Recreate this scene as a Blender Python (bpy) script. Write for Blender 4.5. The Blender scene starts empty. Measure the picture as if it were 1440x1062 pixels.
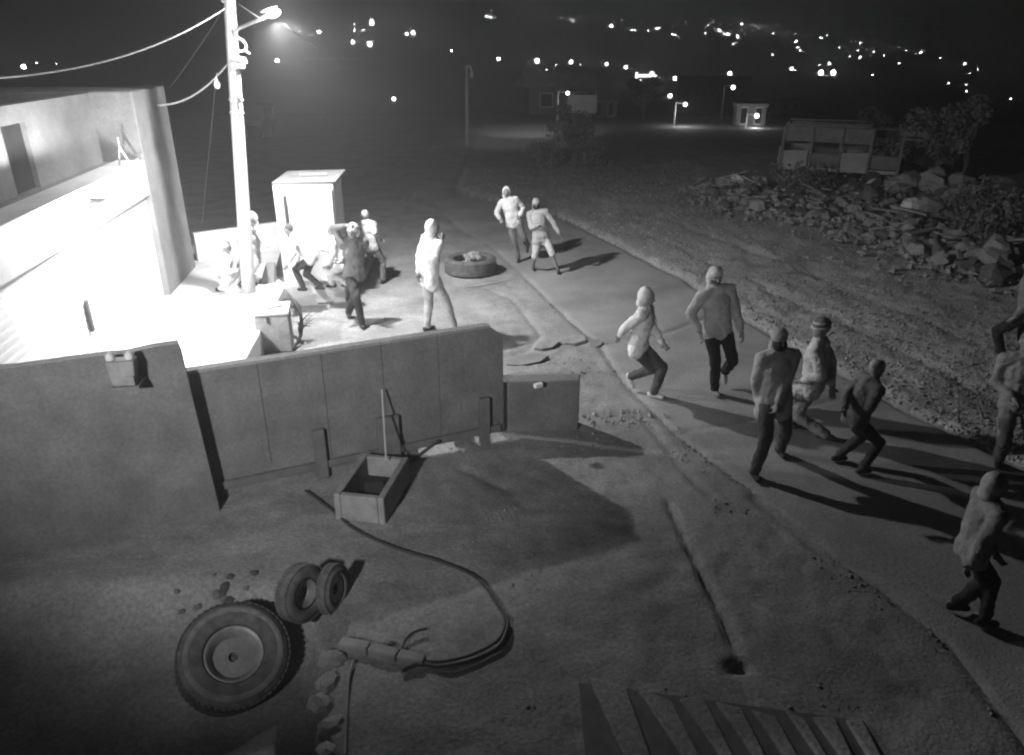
import bpy, bmesh, math, random
import numpy as np
from mathutils import Vector, Matrix
random.seed(7); rng = np.random.default_rng(7)
SC = bpy.context.scene
C = SC.collection

# ---------------------------------------------------------------- camera, sky, exposure
F_PX, CAM_H = 1050.0, 4.5
PITCH = math.atan(464 / F_PX)
cam_d = bpy.data.cameras.new('camera'); cam = bpy.data.objects.new('camera', cam_d); C.objects.link(cam)
cam.location = (0, 0, CAM_H); cam.rotation_euler = (math.pi / 2 - PITCH, 0, 0)
cam_d.sensor_width = 36; cam_d.lens = F_PX / 1440 * 36
cam_d.clip_start = 0.05; cam_d.clip_end = 5000
SC.camera = cam
w = bpy.data.worlds.new('World'); SC.world = w; w.use_nodes = True
nt = w.node_tree; nt.nodes.clear()
sky = nt.nodes.new('ShaderNodeTexSky'); sky.sky_type = 'NISHITA'; sky.sun_disc = False
sky.sun_elevation = math.radians(25); sky.sun_rotation = math.radians(200)
bw = nt.nodes.new('ShaderNodeRGBToBW'); bg = nt.nodes.new('ShaderNodeBackground'); wo = nt.nodes.new('ShaderNodeOutputWorld')
nt.links.new(sky.outputs[0], bw.inputs[0]); nt.links.new(bw.outputs[0], bg.inputs[0]); nt.links.new(bg.outputs[0], wo.inputs[0])
bg.inputs[1].default_value = 0.00014
LAMP_W, WALL_W, IR_W, HAZE = 1350.0, 1150.0, 2350.0, 0.0055
SC.view_settings.view_transform = 'Standard'; SC.view_settings.look = 'None'
SC.view_settings.exposure = 0; SC.view_settings.gamma = 1
SC.cycles.use_denoising = True
SC.cycles.volume_bounces = 0
SC.cycles.max_bounces = 5; SC.cycles.diffuse_bounces = 3; SC.cycles.glossy_bounces = 2
SC.cycles.sample_clamp_indirect = 4
SC.cycles.filter_width = 2.2
SC.render.use_compositing = False


def point_lamp(name, loc, watts, radius=0.1, spot=None, aim=None):
    d = bpy.data.lights.new(name, 'SPOT' if spot else 'POINT'); d.energy = watts; d.shadow_soft_size = radius
    o = bpy.data.objects.new(name, d); C.objects.link(o); o.location = loc
    if spot:
        d.spot_size = math.radians(spot); d.spot_blend = 0.6
        o.rotation_euler = (Vector(aim) - Vector(loc)).to_track_quat('-Z', 'Y').to_euler()
    return o

# ---------------------------------------------------------------- pixel helpers (photo pixels -> the place)
_cp, _sp = math.cos(PITCH), math.sin(PITCH)
def ray(px, py):
    u = px - 720; v = 531 - py
    return Vector((u, F_PX * _cp + v * _sp, -F_PX * _sp + v * _cp))
def G(px, py, z=0.0):
    d = ray(px, py); t = (z - CAM_H) / d.z
    return Vector((t * d.x, t * d.y, z))
def D(px, py, y):
    d = ray(px, py); t = y / d.y
    return Vector((t * d.x, y, CAM_H + t * d.z))

# ---------------------------------------------------------------- materials
_mats = {}
def mat(name, a, b=None, rough=0.85, scale=4.0, detail=6.0, bump=0.0, bscale=30.0, metal=0.0, spec=0.3, emit=0.0, stretch=None, speck=0.0):
    """two-tone noise grey; bump in metres"""
    if name in _mats: return _mats[name]
    m = bpy.data.materials.new(name); m.use_nodes = True; n = m.node_tree; P = n.nodes['Principled BSDF']
    P.inputs['Roughness'].default_value = rough; P.inputs['Metallic'].default_value = metal
    P.inputs['Specular IOR Level'].default_value = spec
    if b is None: b = a * 0.8
    tc = n.nodes.new('ShaderNodeTexCoord'); src = tc.outputs['Object']
    if stretch:
        mp = n.nodes.new('ShaderNodeMapping'); mp.inputs['Scale'].default_value = stretch; n.links.new(src, mp.inputs[0]); src = mp.outputs[0]
    nz = n.nodes.new('ShaderNodeTexNoise'); nz.inputs['Scale'].default_value = scale; nz.inputs['Detail'].default_value = detail
    nz.inputs['Roughness'].default_value = 0.65
    n.links.new(src, nz.inputs['Vector'])
    cr = n.nodes.new('ShaderNodeValToRGB'); cr.color_ramp.elements[0].position = 0.35; cr.color_ramp.elements[1].position = 0.65
    cr.color_ramp.elements[0].color = (b, b, b, 1); cr.color_ramp.elements[1].color = (a, a, a, 1)
    n.links.new(nz.outputs[0], cr.inputs[0]); col = cr.outputs[0]
    if speck:      # fine grit and dark pits on top of the broad tone
        n2 = n.nodes.new('ShaderNodeTexNoise'); n2.inputs['Scale'].default_value = 26; n2.inputs['Detail'].default_value = 8; n2.inputs['Roughness'].default_value = .75; n.links.new(src, n2.inputs['Vector'])
        mr = n.nodes.new('ShaderNodeMapRange'); mr.inputs['From Min'].default_value = .35; mr.inputs['From Max'].default_value = .65; mr.inputs['To Min'].default_value = 1 - speck; mr.inputs['To Max'].default_value = 1 + speck
        n.links.new(n2.outputs[0], mr.inputs['Value']); mx = n.nodes.new('ShaderNodeVectorMath'); mx.operation = 'SCALE'
        n.links.new(col, mx.inputs[0]); n.links.new(mr.outputs[0], mx.inputs['Scale']); col = mx.outputs[0]
    n.links.new(col, P.inputs['Base Color'])
    if bump:
        nb = n.nodes.new('ShaderNodeTexNoise'); nb.inputs['Scale'].default_value = bscale; nb.inputs['Detail'].default_value = 5
        n.links.new(src, nb.inputs['Vector'])
        bp = n.nodes.new('ShaderNodeBump'); bp.inputs['Distance'].default_value = bump; bp.inputs['Strength'].default_value = 1
        n.links.new(nb.outputs[0], bp.inputs['Height']); n.links.new(bp.outputs[0], P.inputs['Normal'])
    if emit:
        P.inputs['Emission Color'].default_value = (1, 1, 1, 1); P.inputs['Emission Strength'].default_value = emit
    _mats[name] = m; return m

M_conc = mat('road_concrete', .34, .24, scale=.9, detail=12, bump=.008, bscale=40, speck=.22)
M_yard = mat('dusty_yard', .32, .20, scale=1.2, detail=13, bump=.008, bscale=30, speck=.32)
M_verge = mat('gravel_soil', .42, .28, scale=1.6, detail=13, bump=.03, bscale=24, speck=.5)
M_hill = mat('dark_hill', .24, .16, scale=.02)
M_stone = mat('stone', .34, .19, scale=9, bump=.01)
M_stone2 = mat('dark_stone', .16, .09, scale=9, bump=.01)
M_pale = mat('pale_render', .75, .6, scale=1.2)
M_cement = mat('cement_render', .28, .19, scale=1.5, detail=10, bump=.005, speck=.15)
M_shut = mat('shutter_white', .8, .72, scale=2, rough=.5)
M_plat = mat('pale_platform', .62, .5, scale=3, bump=.004)
M_dkwall = mat('dark_stained_panel', .20, .13, scale=2.2, detail=12, bump=.008, bscale=18, speck=.2)
M_dkpost = mat('dark_post', .06, .04, scale=5)
M_post = mat('stained_post_slot_shade', .17, .11, scale=5)
M_pole = mat('pole_concrete', .55, .42, scale=8, bump=.003, stretch=(1, 1, .3))
M_galv = mat('galvanised', .5, .4, rough=.45, metal=.4)
M_cable = mat('cable_rubber', .06, .05, rough=.5)
M_cablep = mat('cable_pale', .5, .4, rough=.6)
M_porc = mat('porcelain', .8, .7, rough=.25)
M_tyre = mat('tyre_rubber', .045, .025, rough=.75, scale=12, bump=.003)
M_tyreg = mat('dusty_tyre_rubber', .15, .07, rough=.8, scale=10, bump=.003)
M_steel = mat('rim_steel', .35, .22, rough=.5, metal=.3, scale=10)
M_wood = mat('weathered_wood', .34, .2, scale=3, stretch=(1, 12, 12), bump=.003)
M_box = mat('pale_box', .33, .22, scale=6, bump=.004)
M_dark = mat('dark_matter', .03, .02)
M_leaf = mat('leaf', .2, .07, scale=3)
M_bark = mat('bark', .12, .07, scale=10, bump=.01)
M_skin = mat('skin', .24, .2, scale=8, rough=.6)
M_glow = mat('lamp_glow', .8, emit=14)
M_glow2 = mat('town_light_glow', .8, emit=8)
M_glow3 = mat('faint_town_light_glow', .8, emit=4.0)
for m_ in (M_glow, M_glow2, M_glow3): m_.cycles.emission_sampling = 'NONE'
def cloth(v, k=.62): return mat('cloth_%03d' % int(v * 1000), v, v * k, rough=.95, scale=5, bump=.012, bscale=16)

# ---------------------------------------------------------------- object helpers
def link(name, me, m=None, parent=None, loc=None, rot=None):
    o = bpy.data.objects.new(name, me); C.objects.link(o)
    if m is not None and me is not None and len(me.materials) == 0: me.materials.append(m)
    if parent is not None: o.parent = parent
    if loc is not None: o.location = loc
    if rot is not None: o.rotation_euler = rot
    return o
def tag(o, label=None, cat=None, group=None, kind=None):
    if label: o['label'] = label
    if cat: o['category'] = cat
    if group: o['group'] = group
    if kind: o['kind'] = kind
    return o
def empty(name, loc, rz=0, label=None, cat=None, group=None):
    o = link(name, None, loc=loc); o.rotation_euler = (0, 0, rz); o.empty_display_size = .2
    return tag(o, label, cat, group)
def copy_tree(o, parent=None):
    c = o.copy(); C.objects.link(c)
    if parent: c.parent = parent
    for ch in list(o.children): copy_tree(ch, c)
    return c
def mesh_of(verts, faces, smooth=False):
    me = bpy.data.meshes.new('m'); me.from_pydata([tuple(v) for v in verts], [], faces); me.update()
    if smooth: me.polygons.foreach_set('use_smooth', [True] * len(me.polygons))
    return me

class MB:
    def __init__(s): s.v = []; s.f = []
    def add(s, vs, fs):
        k = len(s.v); s.v += [Vector(v) for v in vs]; s.f += [tuple(i + k for i in f) for f in fs]; return s
    def box(s, c, d, rz=0, R=None):
        R = R or Matrix.Rotation(rz, 3, 'Z'); c = Vector(c)
        vs = [c + R @ Vector((sx * d[0] / 2, sy * d[1] / 2, sz * d[2] / 2)) for sz in (-1, 1) for sy in (-1, 1) for sx in (-1, 1)]
        return s.add(vs, [(0, 2, 3, 1), (4, 5, 7, 6), (0, 1, 5, 4), (2, 6, 7, 3), (0, 4, 6, 2), (1, 3, 7, 5)])
    def prism(s, poly, z0, z1):
        n = len(poly); vs = [(p[0], p[1], z0) for p in poly] + [(p[0], p[1], z1) for p in poly]
        fs = [tuple(range(n - 1, -1, -1)), tuple(range(n, 2 * n))] + [(i, (i + 1) % n, n + (i + 1) % n, n + i) for i in range(n)]
        return s.add(vs, fs)
    def tube(s, pts, r, n=8, r1=None, cap=True):
        pts = [Vector(p) for p in pts]; rs = r if isinstance(r, (list, tuple)) else [r + ((r1 if r1 is not None else r) - r) * i / max(1, len(pts) - 1) for i in range(len(pts))]
        vs = []; up = None
        for i, p in enumerate(pts):
            t = (pts[min(i + 1, len(pts) - 1)] - pts[max(i - 1, 0)]).normalized()
            if up is None:
                up = Vector((0, 0, 1)) if abs(t.z) < .9 else Vector((1, 0, 0))
            a = (up - t * up.dot(t)).normalized(); b = t.cross(a); up = a
            vs += [p + (a * math.cos(q) + b * math.sin(q)) * rs[i] for q in [2 * math.pi * j / n for j in range(n)]]
        fs = [(i * n + j, i * n + (j + 1) % n, (i + 1) * n + (j + 1) % n, (i + 1) * n + j) for i in range(len(pts) - 1) for j in range(n)]
        if cap: fs += [tuple(range(n - 1, -1, -1)), tuple(range((len(pts) - 1) * n, len(pts) * n))]
        return s.add(vs, fs)
    def lathe(s, prof, n=32, M=None, closed=False):
        """prof: list of (r, z)"""
        M = M or Matrix.Identity(4); vs = [M @ Vector((r * math.cos(2 * math.pi * j / n), r * math.sin(2 * math.pi * j / n), z)) for r, z in prof for j in range(n)]
        k = len(prof); fs = [(i * n + j, i * n + (j + 1) % n, ((i + 1) % k) * n + (j + 1) % n, ((i + 1) % k) * n + j) for i in range(k if closed else k - 1) for j in range(n)]
        if not closed: fs += [tuple(range(n - 1, -1, -1)), tuple(range((k - 1) * n, k * n))]
        return s.add(vs, fs)
    def ball(s, c, rad, n=12, m=8, R=None):
        rad = Vector((rad,) * 3) if isinstance(rad, (int, float)) else Vector(rad); R = R or Matrix.Identity(3); c = Vector(c)
        vs = [c + R @ Vector((0, 0, rad.z))]
        for i in range(1, m):
            a = math.pi * i / m
            vs += [c + R @ Vector((rad.x * math.sin(a) * math.cos(2 * math.pi * j / n), rad.y * math.sin(a) * math.sin(2 * math.pi * j / n), rad.z * math.cos(a))) for j in range(n)]
        vs.append(c + R @ Vector((0, 0, -rad.z))); e = len(vs) - 1
        fs = [(0, 1 + j, 1 + (j + 1) % n) for j in range(n)]
        for i in range(m - 2): fs += [(1 + i * n + j, 1 + (i + 1) * n + j, 1 + (i + 1) * n + (j + 1) % n, 1 + i * n + (j + 1) % n) for j in range(n)]
        fs += [(e, 1 + (m - 2) * n + (j + 1) % n, 1 + (m - 2) * n + j) for j in range(n)]
        return s.add(vs, fs)
    def cone(s, p0, r0, p1, r1, n=12):
        s.ball(p0, r0, n, 6); s.ball(p1, r1, n, 6); p0 = Vector(p0); p1 = Vector(p1)
        if (p1 - p0).length > 1e-4: s.tube([p0, p1], r0, n, r1)
        return s
    def mesh(s, smooth=False): return mesh_of(s.v, s.f, smooth)
    def build(s, name, m, parent=None, smooth=False, loc=None, rot=None, bevel=0):
        o = link(name, s.mesh(smooth), m, parent, loc, rot)
        if bevel:
            b = o.modifiers.new('b', 'BEVEL'); b.width = bevel; b.segments = 2
        return o
def sag(a, b, drop, n=16):
    a = Vector(a); b = Vector(b); return [a.lerp(b, i / n) - Vector((0, 0, drop * 4 * (i / n) * (1 - i / n))) for i in range(n + 1)]
def spline(P, n=8):
    P = [Vector(p) for p in P]; Q = [P[0]] + P + [P[-1]]; out = []
    for i in range(1, len(Q) - 2):
        for k in range(n):
            t = k / n; a, b, c, d = Q[i - 1:i + 3]
            out.append(.5 * ((2 * b) + (c - a) * t + (2 * a - 5 * b + 4 * c - d) * t * t + (3 * b - a - 3 * c + d) * t ** 3))
    out.append(P[-1]); return out

# ---------------------------------------------------------------- terrain
_H = rng.random((256, 256))
def vnoise(x, y):
    xi = np.floor(x).astype(int); yi = np.floor(y).astype(int); fx = x - xi; fy = y - yi
    fx = fx * fx * (3 - 2 * fx); fy = fy * fy * (3 - 2 * fy)
    h = lambda a, b: _H[a % 256, b % 256]
    return (h(xi, yi) * (1 - fx) + h(xi + 1, yi) * fx) * (1 - fy) + (h(xi, yi + 1) * (1 - fx) + h(xi + 1, yi + 1) * fx) * fy - .5
def fbm(x, y, s, o=4):
    r = 0; a = 1
    for k in range(o): r = r + a * vnoise(x / s + 17.3 * k, y / s + 5.1 * k); a *= .5; s *= .5
    return r
def sst(a, b, x): t = np.clip((x - a) / (b - a), 0, 1); return t * t * (3 - 2 * t)
def g2(px): return np.array([[G(*p).x, G(*p).y] for p in px])
RIGHT_EDGE = g2([(640, 268), (700, 284), (790, 305), (880, 350), (970, 395), (1070, 460), (1180, 522), (1300, 588), (1440, 655), (1700, 770)])
LEFT_EDGE = g2([(560, 262), (610, 285), (645, 320), (690, 345), (750, 400), (800, 450), (842, 484), (880, 540), (950, 610), (1030, 668), (1110, 730), (1330, 900)])
def pline(P, x, y):
    """x of a polyline at world y"""
    o = np.argsort(P[:, 1]); return np.interp(y, P[o, 1], P[o, 0])
def seg_dist(x, y, P):
    d = np.full(np.broadcast(x, y).shape, 1e9)
    for (ax, ay), (bx, by) in zip(P[:-1], P[1:]):
        dx, dy = bx - ax, by - ay; t = np.clip(((x - ax) * dx + (y - ay) * dy) / (dx * dx + dy * dy), 0, 1)
        d = np.minimum(d, np.hypot(x - ax - t * dx, y - ay - t * dy))
    return d
JOINT = g2([(940, 705), (968, 765), (1000, 830), (1026, 885), (1044, 938)])
HOLE = G(1034, 938)
CRACKS = [g2([(690, 345), (760, 352), (830, 335)]), g2([(842, 484), (930, 470), (1010, 440), (1060, 452)]), g2([(950, 610), (1060, 590), (1180, 560), (1260, 566)]), g2([(1060, 700), (1160, 780), (1300, 830), (1420, 900)]), g2([(650, 660), (720, 690), (760, 640)]), g2([(655, 395), (720, 420), (760, 470), (745, 492), (722, 500)]), g2([(905, 590), (960, 660), (1000, 700)]), g2([(612, 330), (660, 352), (700, 355)]),
          g2([(385, 520), (430, 500), (470, 490)])]
PIT = g2([(440, 900), (462, 945), (448, 1000), (470, 1062), (490, 1200)])
def height(x, y):
    x = np.asarray(x, float); y = np.asarray(y, float); r = np.hypot(x, y)
    xr = pline(RIGHT_EDGE, x, y); xl = pline(LEFT_EDGE, x, y)
    near = 1 - sst(30, 45, y)
    z = .012 * fbm(x, y, 1.6, 3) + .004 * fbm(x, y, .25, 3)
    off = x - xr + .12 * fbm(x, y, .7, 3)
    verge = sst(0, .25, off) * near
    z = z + verge * (.05 + .10 * sst(0, 6, off) + .06 * fbm(x, y, .55, 5) + .022 * fbm(x, y, .12, 2)) + .5 * sst(5, 14, off) * near
    z = z - .07 * np.exp(-((off + .03) / .07) ** 2) * near * sst(6, 8, y)
    z = z - verge * .03 * np.exp(-((np.abs(off - 2.1 - .5 * fbm(x, y, 6, 2)) - .75) / .14) ** 2)
    offl = xl - x
    yd = sst(0, .3, offl) * near
    z = z + yd * (.018 * fbm(x, y, .8, 4) + .02 * fbm(x, y, .15, 2)) - .022 * np.exp(-((offl + .05 * fbm(x, y, .3, 2)) / .05) ** 2) * near
    z = z - .07 * np.exp(-(seg_dist(x, y, JOINT) / .035) ** 2) * (1 + fbm(x, y, .2, 2)) - .07 * np.exp(-(np.hypot((x - HOLE.x) / 1.5 + .03 * fbm(x, y, .1, 2), y - HOLE.y + .05 * fbm(x, y, .15, 2)) / .06) ** 2)
    for cpl in CRACKS: z = z - .03 * np.exp(-((seg_dist(x, y, cpl) + .04 * fbm(x, y, .3, 2)) / .05) ** 2)
    # sunken yard at lower left
    xp = np.interp(y, PIT[::-1, 1], PIT[::-1, 0]); z = z - .38 * sst(0, .06, xp - x) * (1 - sst(4.75, 5.6, y + .3 * fbm(x, y, .6, 2)))
    # valley and the opposite hillside
    az = x / np.maximum(y, 1)
    crest = np.interp(az, [-.8, -.3, .1, .35, .5, .63], [30, 34, 36, 24, 8, -16])
    z = z - 7 * sst(50, 150, r) + (crest + 7) * sst(180, 1000, r) ** .9 + 2.0 * fbm(x, y, 60, 3) * sst(70, 200, r)
    return z
def Z(x, y): return float(grid_z(np.array([x]), np.array([y]))[0])
def onT(px, py, far=2500):
    """where the pixel's ray meets the terrain"""
    d = np.array(ray(px, py).normalized()); t = 5 * 1.006 ** np.arange(int(math.log(far / 5) / math.log(1.006)))
    P = np.array((0, 0, CAM_H)) + d[None] * t[:, None]
    hit = np.nonzero(P[:, 2] < grid_z(P[:, 0], P[:, 1]))[0]
    return Vector(P[hit[0]]) if len(hit) else None
def grid_z(x, y):
    i = np.clip(np.searchsorted(ys, y) - 1, 0, len(ys) - 2); j = np.clip(np.searchsorted(xs, x) - 1, 0, len(xs) - 2)
    fy = np.clip((y - ys[i]) / (ys[i + 1] - ys[i]), 0, 1); fx = np.clip((x - xs[j]) / (xs[j + 1] - xs[j]), 0, 1)
    return (ZZ[i, j] * (1 - fx) + ZZ[i, j + 1] * fx) * (1 - fy) + (ZZ[i + 1, j] * (1 - fx) + ZZ[i + 1, j + 1] * fx) * fy
def axis(a0, a1, step, lo, hi, g):
    A = list(np.arange(a0, a1, step)); s = step; v = a1
    while v < hi: A.append(v); s *= g; v += s
    A.append(hi); s = step; v = a0 - step; L = []
    while v > lo: L.append(v); s *= g; v -= s
    L.append(lo); return np.array(L[::-1] + A)
xs = axis(-3.0, 8.0, .045, -1500, 1700, 1.045); ys = axis(3.0, 15.0, .05, -30, 2200, 1.035)
X, Y = np.meshgrid(xs, ys); ZZ = height(X, Y)
ny, nx = X.shape
V = np.stack([X.ravel(), Y.ravel(), ZZ.ravel()], 1)
ii, jj = np.meshgrid(np.arange(ny - 1), np.arange(nx - 1), indexing='ij')
Fq = np.stack([ii * nx + jj, ii * nx + jj + 1, (ii + 1) * nx + jj + 1, (ii + 1) * nx + jj], -1).reshape(-1, 4)
cx = (X[:-1, :-1] + X[1:, 1:]).ravel() / 2; cy = (Y[:-1, :-1] + Y[1:, 1:]).ravel() / 2
wob = .12 * fbm(cx, cy, .7, 3)
zone = np.where(cy > 62, 3, np.where(cx + wob > pline(RIGHT_EDGE, cx, cy) + .03, 2, np.where(cx + .4 * wob > pline(LEFT_EDGE, cx, cy), 1, 0)))
for k, (nm, mt) in enumerate([('yard_ground', M_yard), ('road', M_conc), ('gravel_ground', M_verge), ('hillside', M_hill)]):
    fq = Fq[zone == k]; used, inv = np.unique(fq, return_inverse=True)
    me = bpy.data.meshes.new(nm); me.vertices.add(len(used)); me.vertices.foreach_set('co', V[used].ravel())
    me.loops.add(fq.size); me.loops.foreach_set('vertex_index', inv.ravel().astype(np.int32))
    me.polygons.add(len(fq)); me.polygons.foreach_set('loop_start', np.arange(0, fq.size, 4, dtype=np.int32)); me.polygons.foreach_set('loop_total', np.full(len(fq), 4, dtype=np.int32))
    me.polygons.foreach_set('use_smooth', np.ones(len(fq), bool)); me.update(calc_edges=True)
    tag(link(nm, me, mt), kind='structure')

# ---------------------------------------------------------------- haze volume added over everything as a stand-in for lens glare
MB().box((100, 1050, 42), (3300, 2300, 130)).build('haze', None)
hz = bpy.data.objects['haze']; hm = bpy.data.materials.new('glare_haze'); hm.use_nodes = True; hn = hm.node_tree; hn.nodes.clear()
vol = hn.nodes.new('ShaderNodeVolumePrincipled'); ho = hn.nodes.new('ShaderNodeOutputMaterial'); hn.links.new(vol.outputs[0], ho.inputs['Volume'])
vol.inputs['Color'].default_value = (.85, .85, .85, 1); vol.inputs['Density'].default_value = HAZE; vol.inputs['Anisotropy'].default_value = 0.42
hz.data.materials.append(hm); tag(hz, kind='stuff')
hz.display_type = 'WIRE'

# ---------------------------------------------------------------- platform, shop building
PZ = .4
pA = G(340, 515, PZ); pB = G(410, 385, PZ)     # the platform's right edge
wA = G(240, 415, PZ); wB = G(275, 375, PZ)     # the building's wall line
wdir = (wB - wA).normalized(); wn = Vector((wdir.y, -wdir.x, 0))   # towards the street
rear = G(475, 383, PZ)
wall0 = wA - wdir * 5.9
edge_dir = (pB - pA).normalized()
pS = pA - edge_dir * 2.3
q1 = G(411, 404, PZ); q2 = G(484, 396, PZ)
poly = [pS, pB - edge_dir * (pB - q1).length * .98, q1, q2, rear + Vector((.15, 1.0, 0)), wB + wdir * 2.2 + Vector((-.5, 0, 0)), wall0 + Vector((-.5, 0, 0))]
pf = MB().prism([(p.x, p.y) for p in poly], -.3, PZ).build('raised_platform', M_plat, bevel=.015)
tag(pf, 'pale raised concrete platform in front of the shutter, under the street lamp', 'platform')

bld = empty('shop_building', wA, 0, 'pale single-storey shop with white roller shutter and open roof terrace, left edge', 'building')
def W(s, n_, z): p = wA + wdir * s + wn * n_; return Vector((p.x - wA.x, p.y - wA.y, z - PZ))
def wbox(mb, s0, s1, n0, n1, z0, z1):
    c = [(W(s0, n0, z0)), (W(s1, n0, z0)), (W(s1, n1, z0)), (W(s0, n1, z0))]
    return mb.prism([(p.x, p.y) for p in c], z0 - PZ, z1 - PZ)
L = (wB - wA).length
TZ, SZ, OZ = 3.85, 2.78, 2.2
wbox(MB(), -.02, L, -5, 0, PZ - .5, TZ).build('tower_wall', M_cement, bld, bevel=.02)
wbox(MB(), -6.5, -.022, -.45, 0, OZ, SZ).build('slab_band', M_pale, bld, bevel=.02)
wbox(MB(), -6.5, -6.3, -.3, 0, PZ - .5, OZ - .003).build('wall', M_pale, bld)
wbox(MB(), -6.5, -.022, -5, -.452, SZ - .15, SZ - .03).build('terrace_floor', M_cement, bld)
# back wall of the terrace with its doorway
bk = MB(); wbox(bk, -6.5, -3.2, -.80, -.65, SZ - .03, TZ - .02); wbox(bk, -2.5, -.022, -.80, -.65, SZ - .03, TZ - .02); wbox(bk, -3.2, -2.5, -.80, -.65, TZ - .25, TZ - .02)
bk.build('terrace_back_wall', M_cement, bld)
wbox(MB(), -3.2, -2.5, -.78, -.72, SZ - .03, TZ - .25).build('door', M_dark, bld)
cr = MB()
for k in range(36): z0 = PZ + k * .05; wbox(cr, -6.3, -.03, -.14, -.10 + (.004 if k % 2 else 0), z0, z0 + .0495)
sh = cr.build('roller_shutter', M_shut, bld)
h_ = MB(); wbox(h_, -3.45, -3.38, -.08, -.04, PZ + .55, PZ + 1.0); h_.build('handle', M_dkpost, sh)
tag(empty('bent_antenna', D(182, 232, 12.3), 0, 'thin bent bracket standing on the terrace edge of the shop', 'bracket'))
an = bpy.data.objects['bent_antenna']
MB().tube([(-.16, 0, 0), (-.1, 0, .28), (-.1, 0, .42)], .012).build('post', M_galv, an)
MB().tube([(-.1, 0, .26), (.02, 0, .02), (.16, 0, .1)], .018).build('stay', M_galv, an)
# bulkhead lamp above the shutter (lost in the glare in the photograph)
bl_pos = wA + wdir * -3.3 + wn * .32; bl_pos.z = 2.62
bl = empty('wall_floodlight', bl_pos, 0, 'glaring floodlight on the pale band above the white shutter', 'floodlight')
MB().box((0, 0, .06), (.22, .16, .05), math.atan2(wdir.y, wdir.x)).build('housing', M_galv, bl, bevel=.01)
MB().box((0, 0, .02), (.18, .12, .02), math.atan2(wdir.y, wdir.x)).build('lens', M_glow, bl)
MB().tube([(0, 0, .09), tuple(-wn * .30 + Vector((0, 0, .09)))], .015).build('bracket', M_galv, bl)
wl = point_lamp('floodlight_beam', bl_pos + Vector((0, 0, -.02)), WALL_W, .10); wl.parent = None

# low parapet behind the platform
r0 = D(272, 329, 15.3); r1 = D(392, 304, 16.4); zt = .98
dv = (r1 - r0); dv.z = 0; nv = Vector((-dv.y, dv.x, 0)).normalized() * .15
pw = MB().prism([(r0.x, r0.y), (r1.x, r1.y), ((r1 + nv).x, (r1 + nv).y), ((r0 + nv).x, (r0 + nv).y)], -.3, zt).build('low_wall', M_pale, bevel=.02)
tag(pw, 'low pale wall behind the lamp post at the back of the platform', 'wall')

# wedge kerb stones on the platform's right edge
for (px, py, s_, lb) in [(374, 428, 1.0, 'small pointed concrete block standing beside the grey crate'), (398, 415, 1.35, 'larger sloping concrete block behind the grey crate, at the platform corner')]:
    p = G(px, py, 0) ; p = Vector((p.x, p.y, 0))
    e = MB().add([(-.18, -.25, 0), (.18, -.2, 0), (.2, .3, 0), (-.2, .3, 0), (.05, .2, .85), (.2, .26, .85), (.18, .3, .8), (0, .3, .8)],
                 [(3, 2, 1, 0), (4, 5, 6, 7), (0, 1, 5, 4), (1, 2, 6, 5), (2, 3, 7, 6), (3, 0, 4, 7)]).build('concrete_block', M_cement, loc=p, bevel=.02)
    e.scale = (s_, s_, s_ * .9); tag(e, lb, 'concrete block', 'concrete blocks along the platform edge')

# ---------------------------------------------------------------- street lamp pole
base = G(350, 411, PZ); base.z = PZ
top = D(321, -22, base.y - .05)
pole = empty('utility_pole', base, 0, 'pale concrete utility pole carrying the glaring street lamp, on the platform', 'utility pole')
tv = top - base
MB().tube([tv * (i / 12) for i in range(13)], .125, 16, .085).build('shaft', M_pole, pole, smooth=True)
for fz in (.62, .66): MB().tube([tv * fz, tv * fz + tv.normalized() * .03], .118, 16).build('band', M_galv, pole)
lampP = D(385, 19, base.y - .5); lo = lampP - base
def PP(px, py, y): return D(px, py, y) - base
yb = base.y
MB().tube(spline([PP(330, 62, yb - .08), PP(331, 50, yb - .12), PP(333, 42, yb - .16), PP(345, 36, yb - .25), PP(362, 29, yb - .4), PP(377, 22, yb - .5)], 6), .028, 8).build('lamp_arm', M_galv, pole, smooth=True)
tilt = math.radians(-18)
lum = MB().ball((-.05, .03, .085), (.15, .08, .035), 20, 10).build('lamp_head', M_galv, pole, smooth=True, loc=lo, rot=(0, tilt, 0))
MB().ball((0, 0, 0), (.112, .07, .06), 20, 10).build('lamp_lens', M_glow, lum, smooth=True)
pt = point_lamp('street_lamp_light', lampP, LAMP_W * .65, .12)
ad = bpy.data.lights.new('street_lamp_beam', 'AREA'); ad.shape = 'DISK'; ad.size = .16; ad.energy = LAMP_W * .40
ao = bpy.data.objects.new('street_lamp_beam', ad); C.objects.link(ao); ao.location = lampP + Vector((.0, 0, -.124))
ao.rotation_euler = Vector((.34, .38, -1)).to_track_quat('-Z', 'Y').to_euler()
MB().tube(spline([PP(331, 52, yb - .1), PP(340, 56, yb - .1), PP(346, 64, yb - .1), PP(344, 71, yb - .1), PP(336, 72, yb - .1), PP(331, 66, yb - .1), PP(330, 56, yb - .1)], 6), .016, 6).build('cable_loop', M_cablep, pole)
MB().tube([PP(344, 70, yb - .1), PP(351, 76, yb - .1)], .01).build('cable_tail', M_cablep, pole)
for (px, py) in [(333, 83), (341, 85), (332, 93), (339, 93)]:
    MB().lathe([(.02, -.06), (.05, -.05), (.03, -.02), (.055, .0), (.03, .02), (.05, .04), (.02, .06)], 14, Matrix.Rotation(math.pi / 2, 4, 'Y')).build('insulator', M_porc, pole, smooth=True, loc=PP(px, py, yb - .12))
MB().box(PP(335, 88, yb - .06), (.28, .04, .04)).build('bracket', M_galv, pole)
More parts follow.
